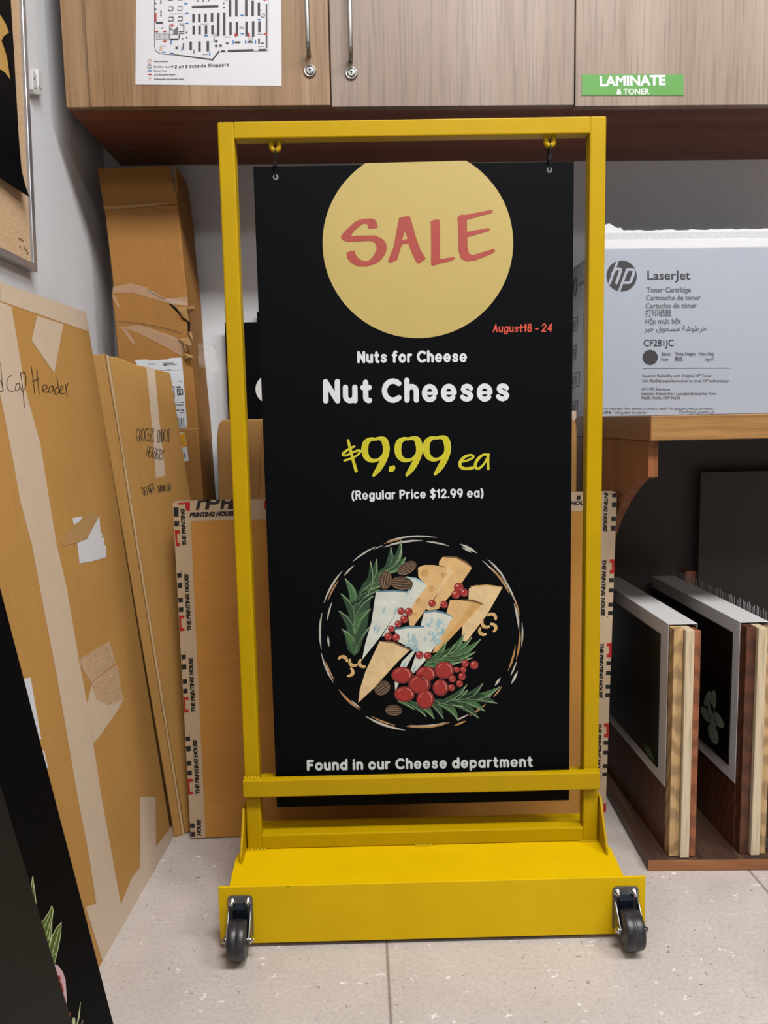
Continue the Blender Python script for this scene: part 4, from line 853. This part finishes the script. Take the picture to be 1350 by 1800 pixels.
patch([(560, 1090), (590, 1085), (735, 1108), (737, 1135), (600, 1120)], 0.0022); patch([(240, 1290), (400, 1275), (620, 1350), (720, 1400), (700, 1500), (560, 1420), (380, 1330)], 0.0015)
patch([(190, 1060), (215, 1060), (250, 1140), (240, 1150)], 0.002); patch([(262, 1298), (300, 1310), (360, 1400), (345, 1412)], 0.002)
mt.build('clear_tape', 'clear', tb, label='shiny clear packing tape')
# crinkled tape tail on the right side
m = MB(); random.seed(5); g_ = []
for i in range(5):
    for j in range(5):
        h = hit(346+i*6.5+random.uniform(-2, 2)+j*1.2, 604+j*11+random.uniform(-3, 3), ID, 1, TY+0.03); g_.append((h.x, TY+0.03+i*0.012+random.uniform(-.008, .008), h.z))
m.add(g_, [(i*5+j, i*5+j+1, (i+1)*5+j+1, (i+1)*5+j) for i in range(4) for j in range(4)]); m.build('loose_tape', 'clear', tb, label='loose crinkled clear tape')
# labels
def flat(par, name, mat, L, thick=0.0005, y=TY, frame_=ID, label=None, lift=0.0):
    m = MB(); m.prism([(lambda q: (q.x, q.z))(hit(px, py, frame_, 1, y)) for px, py in L], y-thick-lift, y-lift); return m.build(name, mat, par, label=label)
sl = flat(tb, 'shipping_label', 'label', [(237, 633), (258, 632), (262, 634), (294, 632), (299, 629.5), (318, 628.5), (320, 632), (329, 748), (327, 752), (300, 753), (262, 720), (240, 640)], label='white shipping label')
a = Art(ID, TY, lift=-0.0008).win(220, 600, 6.43)
for x0, x1, y in ((262, 345, 256), (430, 550, 247), (432, 582, 262), (440, 470, 272), (478, 512, 320), (604, 642, 450), (632, 662, 690), (556, 664, 718), (622, 670, 806)): a.stroke([(x0, y), (x1, y)], 4, 'mid_ink', 0)
a.stroke([(380, 330), (640, 326)], 1.2, 'mid_ink', 0); a.stroke([(550, 690), (620, 688)], 1, 'mid_ink', 0)
p = [(590, 546), (648, 542), (652, 600), (594, 604)]; a.stroke(p, 5, 'ink', 0, True); printed(a, 'E', 610, 594, 634, 592, 'ink', 0, 36, 2)
printed(a, 'FedEx', 574, 528, 632, 524, 'grey_ink', 0, 18, 1.5); printed(a, 'BWD 30x', 572, 790, 668, 784, 'grey_ink', 0, 20, 1)
a.stroke([(535, 512), (552, 514), (556, 650), (530, 652)], 5, 'ink', 0)
for i, (x, w_) in enumerate(((592, 8), (606, 5), (618, 3), (628, 8), (642, 3), (656, 8))): a.poly([(x, 866), (x+w_, 866), (x+w_+8, 972), (x+8, 972)], 'ink', 0)
a.build('label_print', sl)
s2 = flat(tb, 'sticker', 'label', [(316, 760), (325, 761), (332, 810), (319, 813), (313, 790)], label='yellow and white sticker')
a = Art(ID, TY, lift=-0.0008); a.poly([(310, 763), (324.5, 761), (328.5, 785), (313, 788)], 'yellow_label', 0); a.stroke([(324, 798), (325.5, 804)], 1, 'mid_ink', 0); a.build('label_print', s2)
a = Art(ID, TY); a.stroke([(300, 756, 1), (350, 753, 1.2)], 1, 'card_torn', 0); a.build('crease', tb)

# ------------------------------------------------------------------ big flat box leaning on the left wall
P0 = Vector((-0.4965, 0.2440, 0.001)); Pn = Vector((-0.5215, -0.1246, 0.001)); tt = hit(152, 548, ID, 0, -0.588)
UM = frame(P0, (P0-Pn), (tt-P0))
bb = thing('cardboard_box', 'big flat cardboard box leaning on the left wall, marked Endcap Header', 'box', UM)
zt1 = hit(152, 548, UM, 1, 0).z; zt0 = hit(0, 495, UM, 1, 0); xr1 = hit(152, 548, UM, 1, 0).x
m = MB(); sl_ = (zt0.z-zt1)/(zt0.x-xr1)
m.prism([(-0.57, 0.0), (0.0, 0.0), (xr1, zt1), (-0.57, zt1+sl_*(-0.57-xr1))], 0, 0.022)
m.build('box_body', 'card', bb, 0.0025)
a = Art(UM, 0)
def bp(L, m, lv=0): a = Art(UM, 0); a.poly(L, m, lv); a.build('paper_tape', bb, 'pale paper tape strip')
bp([(0, 497), (151, 549), (156, 583), (0, 529)], 'tape')
a.T = lambda x, y: (x, y)
bp([(65, 555), (111, 570), (95, 656), (55, 598)], 'tape', 2)
bp([(180, 1690), (150, 1594), (170, 1589), (212, 1590), (230, 1545), (303, 1450), (306, 1472)], 'tape', 2); bp([(246, 1401), (273, 1401), (274, 1488), (246, 1536)], 'tape', 3)
bp([(152, 1238), (155, 1228), (162, 1200), (200, 1172), (207, 1180), (217, 1230), (206, 1250), (178, 1290), (164, 1307), (153, 1240)], 'tape', 1)
bp([(135, 1161), (192, 1127), (203, 1165), (160, 1200)], 'tape_wrinkled', 2); bp([(160, 1204), (206, 1168), (216, 1230), (190, 1240), (170, 1230)], 'tape_wrinkled', 2)
# (central strip)
a = Art(UM, 0)
TR = [(0, 531), (19.5, 538.7), (28, 586.7), (42.7, 679), (71, 782), (86, 878), (100, 960), (117, 1033), (137, 1151), (153, 1239), (164, 1310), (178, 1400), (196, 1500), (212, 1590)]
TL = [(-34, 520), (-26, 560), (-18, 600), (-6, 665), (7, 729), (22, 806), (35.5, 882), (56, 960), (78, 1077), (98, 1180), (115, 1278), (136, 1400), (157, 1510), (169, 1590)]
for p, q_, r_, s_ in zip(TR[:-1], TR[1:], TL[1:], TL[:-1]): a.poly([p, q_, r_, s_], 'tape', 1)
a.build('paper_tape', bb, 'long pale paper tape strip')
a = Art(UM, 0, lift=-0.0006).win(0, 600, 3.9706)
for L in ([(2, 150), (8, 250), (20, 345)], [(-40, 300), (-10, 270), (10, 300), (16, 345), (-20, 350)], [(78, 236), (56, 252), (44, 300), (58, 342), (90, 348)], [(132, 292), (112, 300), (104, 335), (118, 345), (134, 322), (132, 296), (146, 342)], [(140, 215), (152, 300), (168, 462)], [(140, 232), (165, 212), (180, 262), (172, 325), (152, 352)],
          [(215, 175), (228, 260), (240, 365)], [(256, 195), (262, 280), (272, 368)], [(222, 280), (268, 262)], [(294, 338), (326, 326), (316, 302), (296, 318), (304, 352), (336, 352)], [(368, 312), (346, 318), (338, 348), (352, 356), (368, 335), (368, 312), (376, 352)], [(404, 318), (384, 330), (380, 362), (396, 368), (410, 345)], [(396, 250), (402, 300), (414, 362)], [(414, 342), (438, 328), (430, 312), (416, 336), (426, 364), (452, 362)], [(456, 300), (460, 340), (468, 382)], [(460, 332), (468, 304), (478, 290)]):
    a.smooth([(x, y) for x, y in L], 2.3, 'marker', 0, 4)
letter(a, 'En', -210, 345, -70, 345, 190, 2.3, 'marker', 0, 0.3)
a.build('handwriting', bb, 'black marker handwriting')
a = Art(UM, 0, lift=-0.0005).win(0, 480, 2.8125)
a.poly([(356, 1212), (405, 1202), (398, 1225), (364, 1248)], 'paper', 0); a.poly([(490, 1200), (496, 1280), (505, 1290), (500, 1310), (515, 1305), (512, 1340), (522, 1350), (524, 1405), (455, 1425), (392, 1436), (380, 1335), (430, 1315), (455, 1265)], 'paper', 0)
a.poly([(360, 1248), (400, 1222), (410, 1195), (460, 1185), (485, 1200), (455, 1262), (430, 1312), (380, 1335), (310, 1350), (330, 1300), (320, 1292)], 'card_torn', 0)
a.build('torn_label', bb, 'white torn label remains')
flat(bb, 'label_sheet', 'label', [(40, 1194), (53, 1191), (72, 1300), (62, 1300)], 0.0006, 0, UM, 'white printed label'); flat(bb, 'label_sheet', 'label', [(73, 1321), (77, 1319), (84, 1350), (82, 1350)], 0.0006, 0, UM, 'white printed label')

# ------------------------------------------------------------------ second box, narrower, behind it
C0 = Vector((-0.4735, 0.2610, 0.001)); A0 = hit(187, 625, ID, 1, 0.288)
VM = frame(C0, (0.82, 0.57, 0), A0-C0)
gb = thing('cardboard_box', 'narrow cardboard box marked Grocery Endcap Headers, tucked behind the big leaning box', 'box', VM)
V_ = lambda px, py: (lambda q: (q.x, q.z))(hit(px, py, VM, 1, 0))
rt = V_(300, 655); lt = V_(187, 625); rm = V_(335, 872)
m = MB(); m.prism([(0, 0), (rm[0]+0.0, 0), rm, rt, V_(240, 641), V_(205, 627), lt], 0, 0.03)
m.build('box_body', 'card', gb, 0.003)
a = Art(VM, 0); a.poly([(257, 644.5), (272, 648.5), (280, 740), (291, 836), (274, 841), (268, 760)], 'tape', 0); a.build('paper_tape', gb, 'pale paper tape strip')
a = Art(VM, 0, lift=-0.0006)
letter(a, 'GROCERY', 240, 777, 272, 776, 23, 0.5, 'marker', 0, 0.1, -0.1, 0.3, 0.05); letter(a, 'ENDCAP', 277, 777, 300, 777, 22, 0.5, 'marker', 0, 0.1, -0.1, 0.3, 0.05)
letter(a, 'HEADERS', 256, 801, 285, 809, 18, 0.5, 'marker', 0, 0.12, -0.1, 0.3, 0.05); a.build('handwriting', gb, 'black marker handwriting'); a = Art(VM, 0, lift=-0.0006)
letter(a, 'DO NOT', 253, 872, 275, 864, 16, 0.5, 'marker', 0, 0.1, 0, 0.4, 0.05); letter(a, 'THROW OUT', 277, 866, 302, 862, 12, 0.5, 'marker', 0, 0.1, 0.2, 0.5, 0.08)
a.build('handwriting', gb, 'black marker handwriting')
m = MB(); random.seed(2); L = [V_(187+i*0.0+ (C_-187)*t, 625+ (1470-625)*t) for i in (0,) for C_ in (322,) for t in [k/14 for k in range(15)]]
m.tube([(x+0.001, -0.0006, z) for x, z in L], [0.003+random.uniform(-.0008, .0008) for _ in L], 6); m.build('frayed_edge', 'frayed', gb, label='frayed pale edge')
# folded band of cardboard on its near narrow side
q = hit(164, 617, VM, 0, -0.001)
m = MB(); k_ = (lt[0]/lt[1])
m.prism([(-0.0003, 0.001), (-0.022, 0.001), (-0.022+k_*lt[1]-0.004, lt[1]+0.003), (k_*lt[1]-0.0003, lt[1]+0.004)], 0.0015, 0.029); m.build('end_flap', 'card', gb, 0.002)

# ------------------------------------------------------------------ black boards leaning in the left foreground
E0 = hit(200, 1800, ID, 1, -0.30); E1 = hit(0, 1030, ID, 0, -0.585)
E1 = hit(0, 1030, ID, 1, -0.30)
BM_ = frame(Vector((E0.x, -0.30, E0.z)), (0.02, 1, 0), (E1-E0))
bz = E0.z; sc_ = E0.z/((E1-E0).normalized().z)
fb = thing('painted_board', 'black board with painted leaves and a red root, leaning at the lower left', 'sign', BM_)
B('board', 'black_board', fb, (-0.95, 0.0, 0, 0.006, -sc_+0.004, 0.72), bevel=0.001)
a = Art(BM_, 0, lift=-0.0003).win(0, 1500, 6.0)
for n_, c in (('q_green', (74, 100, 40)), ('q_rib', (196, 200, 150)), ('q_red', (168, 42, 36)), ('q_pink', (216, 180, 188))): M[n_] = plain('board paint '+n_[2:], c, 0.55, 0, 0.15, 60)
for p in ([(342, 245), (348, 300), (362, 370), (380, 560), (382, 715), (345, 660), (310, 520), (300, 468), (325, 350)], [(388, 770), (460, 700), (520, 610), (543, 555), (558, 605), (545, 700), (540, 860), (520, 960), (495, 1100), (430, 960)], [(643, 730), (638, 850), (610, 1000), (575, 1150), (515, 1150), (520, 980), (545, 880), (590, 790)]):
    a.poly(p, 'q_green', 0); a.stroke(p, 4, 'q_rib', 1, True)
for L in ([(348, 330), (345, 450), (350, 620)], [(525, 640), (470, 760), (410, 860)], [(535, 680), (490, 850), (440, 940)], [(540, 720), (510, 900), (465, 1020)], [(450, 910), (520, 900)], [(620, 790), (575, 960), (530, 1120)], [(560, 960), (600, 920)], [(535, 1100), (590, 1050)]): a.stroke(L, 3.2, 'q_rib', 2)
p = [(505, 1160), (560, 1160), (610, 1185), (660, 1250), (688, 1330), (700, 1500), (700, 1630), (672, 1725), (640, 1640), (580, 1450), (520, 1250)]; a.poly(p, 'q_pink', 0)
a.poly([(515, 1215), (560, 1220), (580, 1270), (570, 1360), (540, 1300)], 'q_red', 1); a.poly([(600, 1290), (630, 1285), (640, 1330), (600, 1360)], 'q_red', 1); a.poly([(595, 1370), (640, 1345), (670, 1440), (665, 1490), (610, 1500)], 'q_red', 1); a.poly([(600, 1520), (665, 1510), (690, 1600), (672, 1700), (630, 1610)], 'q_red', 1)
a.poly([(560, 1400), (585, 1400), (600, 1520), (625, 1620), (580, 1480)], 'q_red', 1); a.stroke([(660, 1510), (645, 1620)], 4, 'q_pink', 2)
a.stroke([(690, 1740, 14), (700, 1800, 18), (700, 1860, 20)], 10, 'q_red', 1); a.stroke([(735, 1690, 10), (735, 1860, 12)], 10, 'q_red', 0); a.stroke([(775, 1750, 16), (770, 1860, 20)], 10, 'q_rib', 1); a.stroke([(845, 1575, 3), (830, 1720, 8), (800, 1860, 6)], 5, 'q_rib', 1); a.stroke([(870, 1765, 3), (840, 1860, 8)], 5, 'q_rib', 1)
a.build('leaf_painting', fb, 'painted green leaves and red root')
F0 = hit(120, 1800, BM_, 1, -0.004); F1 = hit(0, 1405, BM_, 1, -0.004); mp_ = hit(60, 1580, BM_, 1, -0.004)
ft = thing('black_board', 'plain dull black board in front of the painted board, nearest the camera', 'board', BM_)
k_ = (F1.x-F0.x)/(F1.z-F0.z); zb0 = -sc_+0.004; zt0_ = 0.66
m = MB(); m.prism([(-0.9, zb0), (F0.x+k_*(zb0-F0.z), zb0), (F0.x+k_*(zt0_-F0.z), zt0_), (-0.9, zt0_)], -0.0095, -0.0035); m.build('board', 'black_front', ft, 0.001)

# ------------------------------------------------------------------ cork board on the left wall
cr = hit(66.5, 479, ID, 0, LX+0.016); ct = hit(48, 0, ID, 0, LX+0.016)
CT = 1.78
def yr(z): return cr.y+(ct.y-cr.y)*(z-cr.z)/(ct.z-cr.z)*0.8
cbm = Matrix.Translation((LX, 0, 0))
cb = thing('cork_board', 'cork notice board in a silver frame on the left wall', 'notice board')
y0c, y1c, zb_c = -0.85, cr.y, cr.z
kx = (yr(CT)-yr(zb_c))/(CT-zb_c)
m = MB(); m.prism([(y0c, zb_c+0.006), (y1c-0.006, zb_c+0.006), (y1c-0.006+kx*(CT-zb_c), CT), (y0c, CT)], LX+0.001, LX+0.010, 'x'); m.build('cork', 'cork', cb)
m = MB(); fw = 0.013
m.prism([(y0c, zb_c), (y1c, zb_c), (y1c-fw, zb_c+fw), (y0c, zb_c+fw)], LX+0.001, LX+0.016, 'x')
m.prism([(y1c, zb_c), (y1c+kx*(CT-zb_c), CT), (y1c-fw+kx*(CT-zb_c), CT), (y1c-fw, zb_c+fw)], LX+0.001, LX+0.016, 'x')
m.prism([(y0c, CT-fw), (y1c+kx*(CT-zb_c)-fw, CT-fw), (y1c+kx*(CT-zb_c)-fw, CT), (y0c, CT)], LX+0.001, LX+0.016, 'x'); m.prism([(y0c, zb_c+fw), (y0c+fw, zb_c+fw), (y0c+fw, CT-fw), (y0c, CT-fw)], LX+0.001, LX+0.016, 'x')
m.build('silver_frame', 'alu', cb, 0.0012)
a = Art(ID, LX+0.010, 0, 0.0004, 0.00004)
for x, y, r in ((36, 421, 1.4), (40, 423, 1), (35, 433, 1.2), (43, 436, 1.3), (46, 440, 1.2), (48, 445, 1.6), (38, 438, .8), (33, 419, .9)): a.ell(x, y, r, r*1.6, 'p_rind', 0, n=8)
a.build('pin_marks', cb, 'dark torn pin marks')
XP = LX+0.0135
pt = thing('pinned_poster', 'black poster with a gold shape pinned to the cork board, bottom edge curling', 'poster')
def ph(px, py): return hit(px, py, ID, 0, XP)
m = MB(); rows = []
for py, xr2 in ((-160, 11), (0, 19), (80, 24), (160, 28.5), (240, 33), (300, 36), (325, 38), (346, 38.5)):
    h = ph(xr2, py); rows.append((h.y, h.z, 0.012 if py > 340 else (0.006 if py > 320 else (0.002 if py > 295 else 0))))
vs = []
for y, z, o in rows: vs += [(XP+o*0.4, y-0.65, z+0.004), (XP+o*0.6, y-0.06, z+0.002), (XP+o, y, z)]
m.add(vs, [(i*3+j, i*3+j+1, i*3+j+4, i*3+j+3) for i in range(len(rows)-1) for j in (0, 1)])
o = m.build('poster_sheet', 'black_board', pt); sm = o.modifiers.new('thickness', 'SOLIDIFY'); sm.thickness = 0.0006; sm.offset = 1
a = Art(ID, XP, 0, 0.001, 0.00004)
M['q_gold'] = plain('gold poster print', (214, 168, 84), 0.5)
a.poly([(-10, 18), (0, 27), (9, 42), (14.5, 57), (5, 64), (1.5, 72), (6, 84), (11, 100), (17, 140), (8, 128), (0, 122), (-18, 128), (-34, 150), (-36, 112), (-52, 92), (-34, 74), (-38, 40), (-20, 46)], 'q_gold', 0); a.build('gold_print', pt, 'gold shape')

# white clips beside the board
wc = thing('wall_catch', 'small white plastic catch on the left wall beside the cork board', 'catch')
def cl(L): return [(lambda q: (q.y, q.z))(hit(px, py, ID, 0, LX+0.009)) for px, py in L]
m = MB(); m.prism(cl([(67, 121), (74, 130), (75, 167), (68, 158)]), LX+0.0005, LX+0.009, 'x'); m.build('catch_plate', 'plastic_white', wc, 0.0008)
m = MB(); m.prism(cl([(55.5, 122), (62, 131), (63, 148), (68, 158), (74, 167), (59, 166), (56.5, 157)]), LX+0.0005, LX+0.011, 'x'); m.build('catch_arm', 'plastic_white', wc, 0.0008)
a = Art(ID, LX+0.011, 0, 0.0004, 0.00004)
for x, y in ((60.5, 138), (62, 155)): a.ell(x, y, 1.2, 2, 'mid_ink', 0, n=10)
a.stroke([(68, 150), (73, 158)], 0.6, 'mid_ink'); a.build('screws', wc)

# ------------------------------------------------------------------ worktop on the right, with bracket
WX0, WF, WT, WB = 0.4115, 0.060, 0.8427, 0.7995
wt = thing('worktop', 'honey oak worktop on a curved wooden wall bracket at the right', 'worktop')
m = MB(); m.box(WX0, 2.2, WF, WY-0.001, WB, WT, 0); top_ = m.build('top', 'butcher', wt, 0.0012)
B('end_panel', 'butcher_end', wt, (WX0-0.0012, WX0-0.0001, WF+0.0006, WY-0.002, WB+0.0006, WT-0.0006))
BX = WX0+0.004
B('shade_panel', 'shade_holder_grey', wt, (BX+0.019, 2.2, WY-0.006, WY-0.001, 0.0, WB-0.0006), label='added dark grey shade panel')  # added panel, its dark grey stands in for shade on the wall
def bk(px, py, x=BX+0.018): q = hit(px, py, ID, 0, x); return (q.y, q.z)
L = [(WF+0.022, WB-0.0005), (WF+0.022, bk(1153, 838)[1]), bk(1140, 842), bk(1130, 853), bk(1119, 868), bk(1110, 881), bk(1103.7, 893.7), bk(1096, 908), bk(1090.7, 921), bk(1084, 942), bk(1079, 968)]
yl, zl = L[-1]; L = [p for p in L if p[0] < WY-0.03]; yl, zl = L[-1]
m = MB(); m.prism(L+[(min(yl+0.03, WY-0.012), zl-0.10), (WY-0.002, zl-0.13), (WY-0.002, WB-0.0005)], BX, BX+0.018, 'x'); m.build('bracket', 'bracket', wt, 0.001)

# ------------------------------------------------------------------ toner carton
TX, TF = 0.4120, 0.372
q = hit(1053, 437.5, ID, 1, TF); TZ = q.z; TXF = WX0+0.001
hb = thing('toner_carton', 'white toner cartridge carton on the worktop, its lid torn open', 'box')
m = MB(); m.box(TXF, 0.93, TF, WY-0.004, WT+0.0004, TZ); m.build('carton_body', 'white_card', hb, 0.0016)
ed = [(1053, 400), (1066, 394), (1072, 393), (1080, 398), (1086, 401), (1091, 400), (1096, 405)]
x = 1100
random.seed(4)
while x < 1420: ed.append((x, 405.5-(x-1100)*0.016+random.uniform(-1.3, 1.3))); x += 6
pz = [(lambda q: (q.x, q.z))(hit(px, py, ID, 1, TF+0.006)) for px, py in ed]; xe = pz[-1][0]
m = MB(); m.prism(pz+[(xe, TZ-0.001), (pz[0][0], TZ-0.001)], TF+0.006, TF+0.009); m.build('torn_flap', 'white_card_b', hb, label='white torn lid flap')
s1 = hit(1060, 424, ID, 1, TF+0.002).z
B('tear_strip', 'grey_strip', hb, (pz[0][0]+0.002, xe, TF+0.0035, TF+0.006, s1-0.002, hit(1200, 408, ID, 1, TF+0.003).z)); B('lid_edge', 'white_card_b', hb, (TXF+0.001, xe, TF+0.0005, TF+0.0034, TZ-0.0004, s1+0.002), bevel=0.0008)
a = Art(ID, TF).win(980, 380, 3.6486)
G1, G2 = 'grey_ink', 'mid_ink'
a.ell(411, 384, 97, 100, G1, 0, 0, 48)
a.stroke([(392, 270, 7), (334, 430, 8)], 8, 'white_card', 1); a.smooth([(352, 372, 9), (372, 342, 9), (400, 340, 9), (402, 356, 9), (378, 428, 9)], 9, 'white_card', 1, 4)
a.stroke([(446, 344, 8), (388, 500, 7)], 8, 'white_card', 1); a.smooth([(446, 344, 8), (480, 344, 8), (490, 354, 9), (472, 412, 9), (460, 426, 8), (426, 427, 8)], 8, 'white_card', 1, 4)
for s, x0, x1, y, cap, m_, b_ in (('LaserJet', 577, 851, 407, 56, G1, 1.2), ('Toner Cartridge', 572, 854, 489, 32, G2, 1.4), ('Cartouche de toner', 569, 917, 540, 32, G2, 1.4), ('Cartucho de tóner', 566, 891, 591, 32, G2, 1.4), ('打印硒鼓', 564, 730, 641, 36, G2, 1.0), ('Hộp mực bột', 561, 790, 690, 32, G2, 1.4),
                                  ('CF281JC', 553, 744, 834, 42, G1, 1.2), ('Black', 667, 726, 894, 20, G2, 1), ('Tinta Negra', 752, 884, 893, 20, G2, 1), ('Màu đen', 906, 1002, 893, 20, G2, 1), ('Noir', 666, 711, 929, 20, G2, 1), ('黑色', 752, 803, 928, 24, G2, 0.8),
                                  ('Superior Reliability with Original HP Toner¹', 544, 992, 1031, 17, G2, 0.8), ('Une fiabilité supérieure avec le toner HP authentique¹', 543, 1102, 1064, 17, G2, 0.8), ('HP MPS Solutions', 540, 721, 1118, 17, G2, 0.8), ('LaserJet Enterprise / LaserJet Enterprise Flow', 539, 1019, 1146, 17, G2, 0.8), ('M605, M606, MFP M630', 538, 785, 1174, 17, G2, 0.8),
                                  ('Not for retail sale / Non destiné à la vente au détail / No apto para venta al por menor /', 262, 1007, 1241, 15, G2, 0.6), ('禁止零售 / Không dành cho bán lẻ /', 262, 578, 1267, 15, G2, 0.6)):
    printed(a, s, x0, y, x1, y-(x1-x0)*0.006 if y < 700 else y, m_, 0, cap, b_)
rv = lambda s: s[::-1]
printed(a, rv('\uFEA7\uFEAE\uFEC3\uFEEE\uFEB7\uFE94 \uFEE3\uFEB4\uFEA4\uFEEE\uFED5 \uFEA3\uFE92\uFEAE'), 557, 738, 956, 736, G2, 0, 34, 1)
printed(a, rv('\uFE83\uFEB3\uFEEE\uFEA9'), 944, 926, 1000, 926, G2, 0, 24, 0.8)
printed(a, rv('\uFECF\uFEF4\uFEAE \uFEE3\uFEA8\uFEBC\uFEBA \uFEDF\uFEE0\uFE92\uFEF4\uFECA \uFE91\uFE8E\uFEDF\uFE98\uFEA0\uFEB0\uFE8B\uFE94'), 778, 1262, 1005, 1262, G2, 0, 18, 0.5)
a.ell(594, 906, 49, 49, G1, 0, 0, 36); a.stroke([(547, 976), (1105, 974)], 1.8, G1, 0)
a.build('carton_print', hb, 'dark grey carton print')
a = Art(ID, TXF, 0).win(980, 420, 5.62)
a.ell(175, 476, 22, 92, G1, 0, 0.06, 24); a.stroke([(180, 400, 4), (160, 560, 4)], 4, 'white_card', 1); a.stroke([(188, 430, 4), (172, 540, 4)], 4, 'white_card', 1)
printed(a, 'LaserJet', 210, 468, 270, 432, G2, 0, 30, 0.6)
a.stroke([(176, 286, 1.5), (280, 200, 2)], 2, G2, 0)
a.build('side_print', hb, 'dark grey side logo'); a = Art(ID, TXF, 0).win(980, 420, 5.62)
for x0, y0, x1, y1, s_ in ((132, 796, 200, 765, 135), (128, 1072, 186, 1048, 136), (128, 1340, 218, 1310, 136), (128, 1618, 200, 1596, 136)):
    a.stroke([(x0-30, y0+14), (x1, y1), (x1-6, y1+s_), (x0-30, y0+s_+16)], 4, G1, 0)
    for k in range(5): x_ = x0+10+k*(x1-x0-20)/5; a.stroke([(x_, y0+26-k*5), (x_-4, y0+s_-26-k*5)], 3.2, G2, 0)
for k in range(7): a.stroke([(262-k*1.5, 745+k*38), (252-k*1.5, 765+k*38)], 3, G2, 0)
a.build('side_print', hb, 'dark grey barcode boxes')

# ------------------------------------------------------------------ timber display panels under the worktop
SZ = 0.0215
pm = Matrix.Translation((0.4245, 0.068, 0)) @ Matrix.Rotation(rad(-3.0), 4, 'Z')
pk = thing('plank', 'dark stained plank lying on the floor under the worktop', 'plank', pm)
B('plank_body', 'plank', pk, (0, 0.46, 0.002, 0.47, 0.0005, SZ-0.001), bevel=0.0015); B('end_grain', 'plank_end', pk, (0.0005, 0.46, 0, 0.0022, 0.001, SZ-0.0015))
def slab(pxl, pyt, pxr, label, leaf_):
    f0 = hit(pxl, pyt, ID, 1, 0.098); x0 = f0.x; zt = f0.z
    x1 = x0+0.0545
    t = thing('display_panel', label, 'display panel', Matrix.Translation((x0, 0.072, SZ)), 'laminated timber display panels')
    h = zt-SZ; D = 0.462; o = 0.0028
    def wv(name, mat, a0, a1, y0, z1, z0=0.0): return B(name, mat, t, (a0, a1, y0, D, z0, z1), bevel=0.0012)
    wv('timber_layer', 'pine' if leaf_ == 0 else 'dark_pine', o, 0.0205, 0.006, h-0.004); wv('plywood_layer', 'ply', 0.021, 0.0375, -0.002, h-0.0042, 0.0005); wv('timber_layer', 'red_pine' if leaf_ == 0 else 'pine', 0.038, 0.052, 0.004, h-0.008)
    m = MB(); m.prism([(o-0.0004, h-0.0042), (0, 0)], 0, 1) if False else None
    fz0 = hit(pxl-6, pyt+287, Matrix.Translation((x0, 0.072, SZ)), 0, 0.0).z
    m = MB(); m.box(0, 0.0012, 0.0262, D, fz0, h); m.box(0, 0.0545, 0.0262, D, h-0.0012, h); m.box(0.0533, 0.0545, 0.0262, D, h-0.008, h-0.0012); m.build('metal_cover', 'white_metal', t, 0.0006, label='white metal cover')
    B('timber_face', 'dark_pine', t, (0.0014, o, 0.0275, D, 0.0, h-0.003))
    LM = Matrix.Translation((x0, 0.072, SZ)); pq = [hit(pxl-15, pyt+17, LM, 0, -0.002), hit(pxl-20, pyt+252, LM, 0, -0.002)]
    p_ = B('chalk_panel', 'panel_black', t, (-0.0024, -0.0001, (pq[0].y+pq[1].y)/2, D, pq[1].z, pq[0].z), bevel=0.0004, label='black painted panel')
    a = Art(LM, -0.0024, 0)
    if leaf_:
        for x, y, rx, ry, r in ((1254, 1232, 5.5, 19, .05), (1262, 1265, 7, 17, -.55), (1244, 1228, 5, 14, .3), (1241, 1256, 6, 16, -.5), (1254, 1290, 8, 19, -.3), (1252, 1258, 6, 24, -.2)): a.ell(x, y, rx, ry, 'leaf_dim', 0, r)
        a.build('leaf_print', p_, 'grey green leaf print')
    else:
        a.poly([(1134, 1308), (1142, 1315), (1150, 1331), (1149, 1338), (1141, 1330), (1134, 1318)], 'leaf_dark', 0)
        a.build('leaf_print', p_, 'dim green leaf print')
    global BRX, BRZ
    BRX, BRZ = x1, zt
    return t
slab(1175, 1097.5, 1230, 'laminated timber panel under the worktop nearest the yellow stand, white metal cover', 0)
slab(1301, 1094, 1355, 'laminated timber panel with a grey leaf print, farther right under the worktop', 1)
r0, r1 = hit(1203, 1035, ID, 1, 0.552), hit(1238, 1003, ID, 1, 0.552)
wb = B('wood_block', 'red_pine', None, (r0.x, r1.x, 0.549, WY-0.007, SZ, r1.z), bevel=0.001); tag(wb, 'reddish wooden post against the wall behind the display panels', 'post')
g0 = hit(1240, 832, ID, 1, 0.50)
gp_ = thing('grey_panel', 'dark grey panel standing at the back under the worktop, right of the wooden post', 'panel')
gx = hit(1240, 1000, ID, 1, 0.50).x; x9 = gx+0.34
bz0 = hit(1260, 1020, ID, 1, 0.50).z
B('panel_sheet', 'grey_felt', gp_, (gx, x9, 0.538, 0.546, SZ+0.002, g0.z), bevel=0.001)
bt = thing('bristle_strip', 'strip of grey bristles standing along the far side of the leaf-print panel', 'bristles')
m = MB(); random.seed(9)
for i in range(52):
    y = 0.10+i*0.008; x = BRX+0.004+random.uniform(-.001, .001)
    m.tube([(x, y, SZ+0.008), (x+0.002, y+random.uniform(-.002, .002), BRZ+random.uniform(0.010, 0.018))], 0.0007, 5)
o_ = m.build('bristle_row', 'bristle', bt); o_['kind'] = 'stuff'
B('holder', 'shade_holder_grey', bt, (BRX+0.001, BRX+0.009, 0.09, 0.53, SZ+0.001, SZ+0.02), bevel=0.001)
